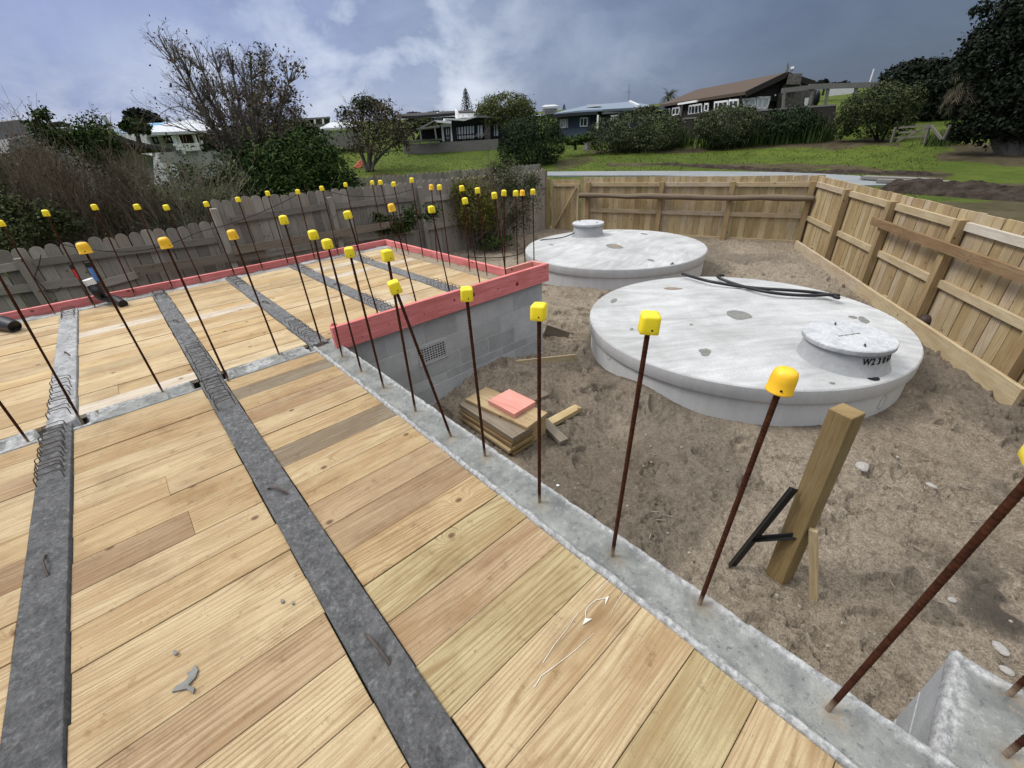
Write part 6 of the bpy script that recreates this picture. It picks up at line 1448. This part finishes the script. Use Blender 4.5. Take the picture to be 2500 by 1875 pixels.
panel(g, [(474, 311), (480, 307), (534, 310), (538, 318)], 'dark_interior', h, 'gable_shadow', .05, 1.2)  # gable shadow painted as a thin dark panel
v = Fac((425, 360, 32.2), (545, 355, 37.2))
for a, b in [((450, 376), (431, 330)), ((485, 364), (472, 329)), ((497, 366), (486, 330)), ((437, 366), (421, 331))]: beam(v, a, b, .13, 'white_paint', h, 'post', .0)
for a, b in [((443, 353), (484, 351)), ((448, 367), (486, 364)), ((444, 353), (466, 365)), ((466, 352), (446, 366)), ((466, 352), (485, 364)), ((484, 351), (467, 365)), ((422, 353), (443, 366)), ((440, 352), (430, 366))]: beam(v, a, b, .07, 'white_paint', h, 'baluster', .05, .09)
panel(v, [(395, 395), (393, 366), (450, 372), (520, 366), (525, 390), (460, 400)], 'pale_grey_wall', h, 'base_wall', .2, -.3)
# near left garage with grey eave
h = house('grey_house', 'pale rendered house with a dark grey sloping eave behind the twiggy shrubs at left', at(200, 400, 17)); f = Fac((-60, 420, 14), (396, 375, 21))
panel(f, [(-60, 560), (-60, 372), (100, 358), (255, 352), (390, 380), (392, 470), (200, 540)], 'pale_grey_wall', h, 'wall', 3.0, -3.2)
m = MB(); m.prism([f.p(q, .3) for q in [(255, 330), (300, 345), (396, 365), (397, 372), (372, 371), (295, 354), (255, 345)]], -f.n*3); m.build('eave', M['dark_roof'], h)
h = house('grey_roof_house', 'corrugated grey roofed shed at the far left edge', at(20, 380, 13)); f = Fac((-60, 400, 12.5), (150, 380, 16))
panel(f, [(-60, 420), (-60, 360), (120, 330), (130, 400)], 'pale_grey_wall', h, 'wall', 3, -3.3); m = MB(); m.prism([f.p(q, .3) for q in [(-60, 300), (0, 293), (55, 310), (105, 312), (-60, 345)]], -f.n*1.5); m.prism([f.p(q, .45) for q in [(-60, 345), (105, 312), (130, 318), (-60, 378)]], -f.n*2); m.build('roof', M['grey_roof'], h)
for k in range(3): pass
h = house('far_house', 'dark low roof on the skyline behind the green topped shrub at left', at(110, 310, 48)); poly3([(40, 306, 48), (150, 296, 48), (172, 303, 48), (60, 318, 48)], ray(100, 305)*[1, 1, 0]*5, 'dark_roof', h); panel(Fac((50, 320, 50), (170, 315, 50)), [(60, 335), (60, 312), (168, 303), (168, 330)], 'grey_wall', h)
m = MB(); P = [at(272, 318, 30), at(262, 300, 30), at(252, 282, 30)]; m.tube(P, .10, 8); tag(m.build('flue_pipe', M['galv']), 'thin grey flue pipe standing left of the pale blue side roof', 'flue')
# flat roofed house and white hut behind the tall tree
h = house('flat_roof_house', 'flat roofed grey house with posts behind the bare tree on the right side', at(770, 315, 55)); f = Fac((690, 325, 55), (815, 310, 55))
panel(f, [(690, 330), (690, 296), (806, 289), (806, 315)], 'grey_wall', h, 'wall', 3, -4); m = MB(); m.prism([f.p(q, .8) for q in [(680, 298), (680, 293), (806, 286), (806, 290)]], -f.n*4); m.build('roof', M['grey_roof'], h)
panel(f, [(690, 330), (690, 312), (802, 303), (802, 320)], 'deck_grey', h, 'balcony', .15, .8)
for px in (728, 768, 788): beam(f, (px+2, 318), (px, 290), .18, 'white_paint', h, 'post', .7)
panel(f, [(735, 306), (735, 296), (765, 294), (765, 304)], 'dark_interior', h, 'window', .05, .05)
h = house('white_hut', 'small white hut with a hipped roof and dark windows left of the scrubby tree', at(815, 325, 46)); f = Fac((775, 340, 46), (880, 330, 46))
panel(f, [(775, 345), (775, 322), (800, 319), (880, 316), (880, 345)], 'white_paint', h, 'wall', 2.5, -2.7); poly3([(778, 319, 45.5), (880, 313, 45.5), (845, 302, 49), (808, 303, 49)], (0, 0, .15), 'white_roof', h)
for q in ([(800, 321), (808, 320), (808, 329), (800, 330)], [(824, 319), (837, 318), (837, 327), (824, 328)], [(777, 328), (784, 327.5), (784, 331), (777, 331.5)], [(787, 327), (792, 327), (792, 331), (787, 331)]): window(f, q, 1, h, 'white_paint', 'window_glass', .08, .0)
f = Fac((772, 345, 41), (880, 340, 40)); h = house('grey_fence', 'pale grey paling fence in front of the small white hut', f.p((820, 350)), 'fence'); m = MB()
for k in range(30):
    a = 774+k*3.6; m.prism([f.p(q) for q in [(a, 360), (a, 332+rng.uniform(-.5, .5)), (a+3.3, 331.6), (a+3.3, 360)]], f.n*.03)
m.build('palings', M['grey_timber'], h)
# orange pipes on the lawn
b = ont(868, 412); ag = empty('pipe_bundle', b)
bpy.data.objects.remove(ag)
for k, l in enumerate(['topmost orange pipe of the bundle on the lawn by the scrubby tree', 'middle orange pipe of the bundle on the lawn by the scrubby tree', 'lower orange pipe of the bundle on the lawn by the scrubby tree', 'lowest orange pipe of the bundle, nearest the dark bush']):
    a = at(864+k*3.5, 409+k*1.2, np.hypot(b[0], b[1])); c = at(881+k*4, 391.5+k*1.5, np.hypot(b[0], b[1])+.5); m = MB(); m.tube([a, c], .055, 10); tag(m.build('orange_pipe', M['orange_plastic'], None, True), l, 'pipe', 'orange pipes on the lawn')
# ------------------------------------------------------------------ sky, sun, camera
W = bpy.data.worlds.new('World'); scene.world = W; W.use_nodes = True; nt = W.node_tree
class WG(G):
    def __init__(s): s.t = nt
g = WG(); bg = nt.nodes['Background']
SUN_AZ, SUN_EL = math.atan2(-.62, .78), math.radians(52)
sky = g.n('ShaderNodeTexSky', p_sky_type='NISHITA', p_sun_disc=False, p_sun_elevation=SUN_EL, p_sun_rotation=SUN_AZ, p_dust_density=2.0).outputs[0]
d = g.n('ShaderNodeTexCoord').outputs['Generated']
x, y, z = g.sep(d)
a = g.math('ADD', g.math('MULTIPLY', x, float(_r0[0])), g.math('MULTIPLY', y, float(_r0[1])))    # across the view, left to right
base = g.ramp(g.mr(a, -.85, .85), [(0, (.225, .270, .480)), (.28, (.240, .290, .480)), (.48, (.250, .295, .420)), (.62, (.165, .205, .310)), (.80, (.095, .122, .190)), (1, (.060, .080, .122))])
zz = g.math('ADD', g.math('MAXIMUM', z, 0.0), .26)
cl = g.xyz(g.math('DIVIDE', x, zz), g.math('DIVIDE', y, zz), 0.0)
n1 = g.noise(g.vadd(g.scale(cl, (1, 1, 1)), (3.1, 7.7, 0)), 1.15, 9, .60, .35); n2 = g.noise(g.vadd(g.scale(cl, (1, 1, 1)), (13.1, 2.7, 0)), 2.2, 8, .6, .35)
n3 = g.noise(g.scale(d, (3.0, 3.0, 6.0)), 1.4, 8, .62, .35)
left = g.mr(a, .30, -.05, 0, 1)
mid = g.math('MULTIPLY', g.mr(a, -.62, -.25, .25, 1), g.mr(a, .40, .0, .12, 1))
mott = g.mix(g.mr(n3, .32, .68), (.80, .82, .86), (1.16, 1.15, 1.12))
c = g.mix(1.0, base, mott, 'MULTIPLY')
nb_ = g.noise(g.scale(d, (1, 1, 1.5)), 6.0, 9, .58, .25)
for (px_, py_, rad, st, lo, hi) in [(900, 15, .34, .95, .46, .66), (760, 110, .30, .22, .46, .70), (1020, 190, .34, .30, .44, .68), (1130, 255, .13, .9, .46, .66), (600, 330, .20, .9, .36, .56), (215, 305, .17, .75, .38, .58), (1560, 260, .20, .35, .46, .66), (1250, 120, .30, .30, .46, .70)]:
    dv = ray(px_, py_); ds_ = g.n('ShaderNodeVectorMath', p_operation='DISTANCE', i0=d, i1=tuple(float(v) for v in dv)).outputs['Value']
    mk = g.math('MULTIPLY', g.mr(ds_, rad, rad*.15, 0, st), g.mr(nb_, lo, hi, 0, 1))
    c = g.mix(g.math('MULTIPLY', mk, .80), c, (.72, .77, .86) if st > .85 else (.47, .52, .63))
dk = g.math('MULTIPLY', g.mr(n2, .50, .66, 0, .35), g.mr(z, .05, .25))
c = g.mix(dk, c, g.mix(1.0, c, (.52, .57, .68), 'MULTIPLY'))
hz = g.math('MULTIPLY', g.mr(z, .13, .02, 0, 1), g.mr(a, .10, -.30, 0, 1))
c = g.mix(g.math('MULTIPLY', hz, g.mr(n2, .40, .62, .0, .5)), c, (.70, .75, .84))
# overcast sky is brightest overhead
zen = g.mr(z, .45, .85, 1.0, 3.4)
c = g.n('ShaderNodeVectorMath', p_operation='SCALE', i0=c, Scale=g.math('MULTIPLY', zen, 8.3)).outputs[0]
zc = g.mix(g.mr(z, .40, .65, 0, .9), c, g.n('ShaderNodeVectorMath', p_operation='SCALE', i0=(1.0, 1.0, .99), Scale=g.math('MULTIPLY', zen, 4.6)).outputs[0])
c = g.mix(.12, zc, sky)
nt.links.new(c, bg.inputs['Color']); bg.inputs['Strength'].default_value = .12
L = bpy.data.lights.new('sun', 'SUN'); L.energy = 1.8; L.angle = math.radians(18); L.color = (1.0, .975, .92)
so = bpy.data.objects.new('sun', L); COL.objects.link(so)
sd = Vector((math.sin(SUN_AZ)*math.cos(SUN_EL), math.cos(SUN_AZ)*math.cos(SUN_EL), math.sin(SUN_EL)))
so.rotation_euler = (-sd).to_track_quat('-Z', 'Y').to_euler(); so.location = (0, 0, 30)
cam = bpy.data.cameras.new('camera'); co = bpy.data.objects.new('camera', cam); COL.objects.link(co); scene.camera = co
cam.sensor_fit = 'HORIZONTAL'; cam.sensor_width = 36; cam.lens = FPX/IW*36; cam.clip_start = .02; cam.clip_end = 3000
R3 = Matrix((( _r[0], _u[0], -_f[0]), (_r[1], _u[1], -_f[1]), (_r[2], _u[2], -_f[2])))
co.matrix_world = Matrix.Translation((0, 0, HC)) @ R3.to_4x4()
vs = scene.view_settings; vs.view_transform = 'Standard'; vs.look = 'None'; vs.gamma = 1.0; vs.exposure = 0.3; vs.use_curve_mapping = False
scene.cycles.max_bounces = 6; scene.cycles.diffuse_bounces = 3; scene.cycles.transparent_max_bounces = 8
try: scene.cycles.use_denoising = True
except Exception: pass
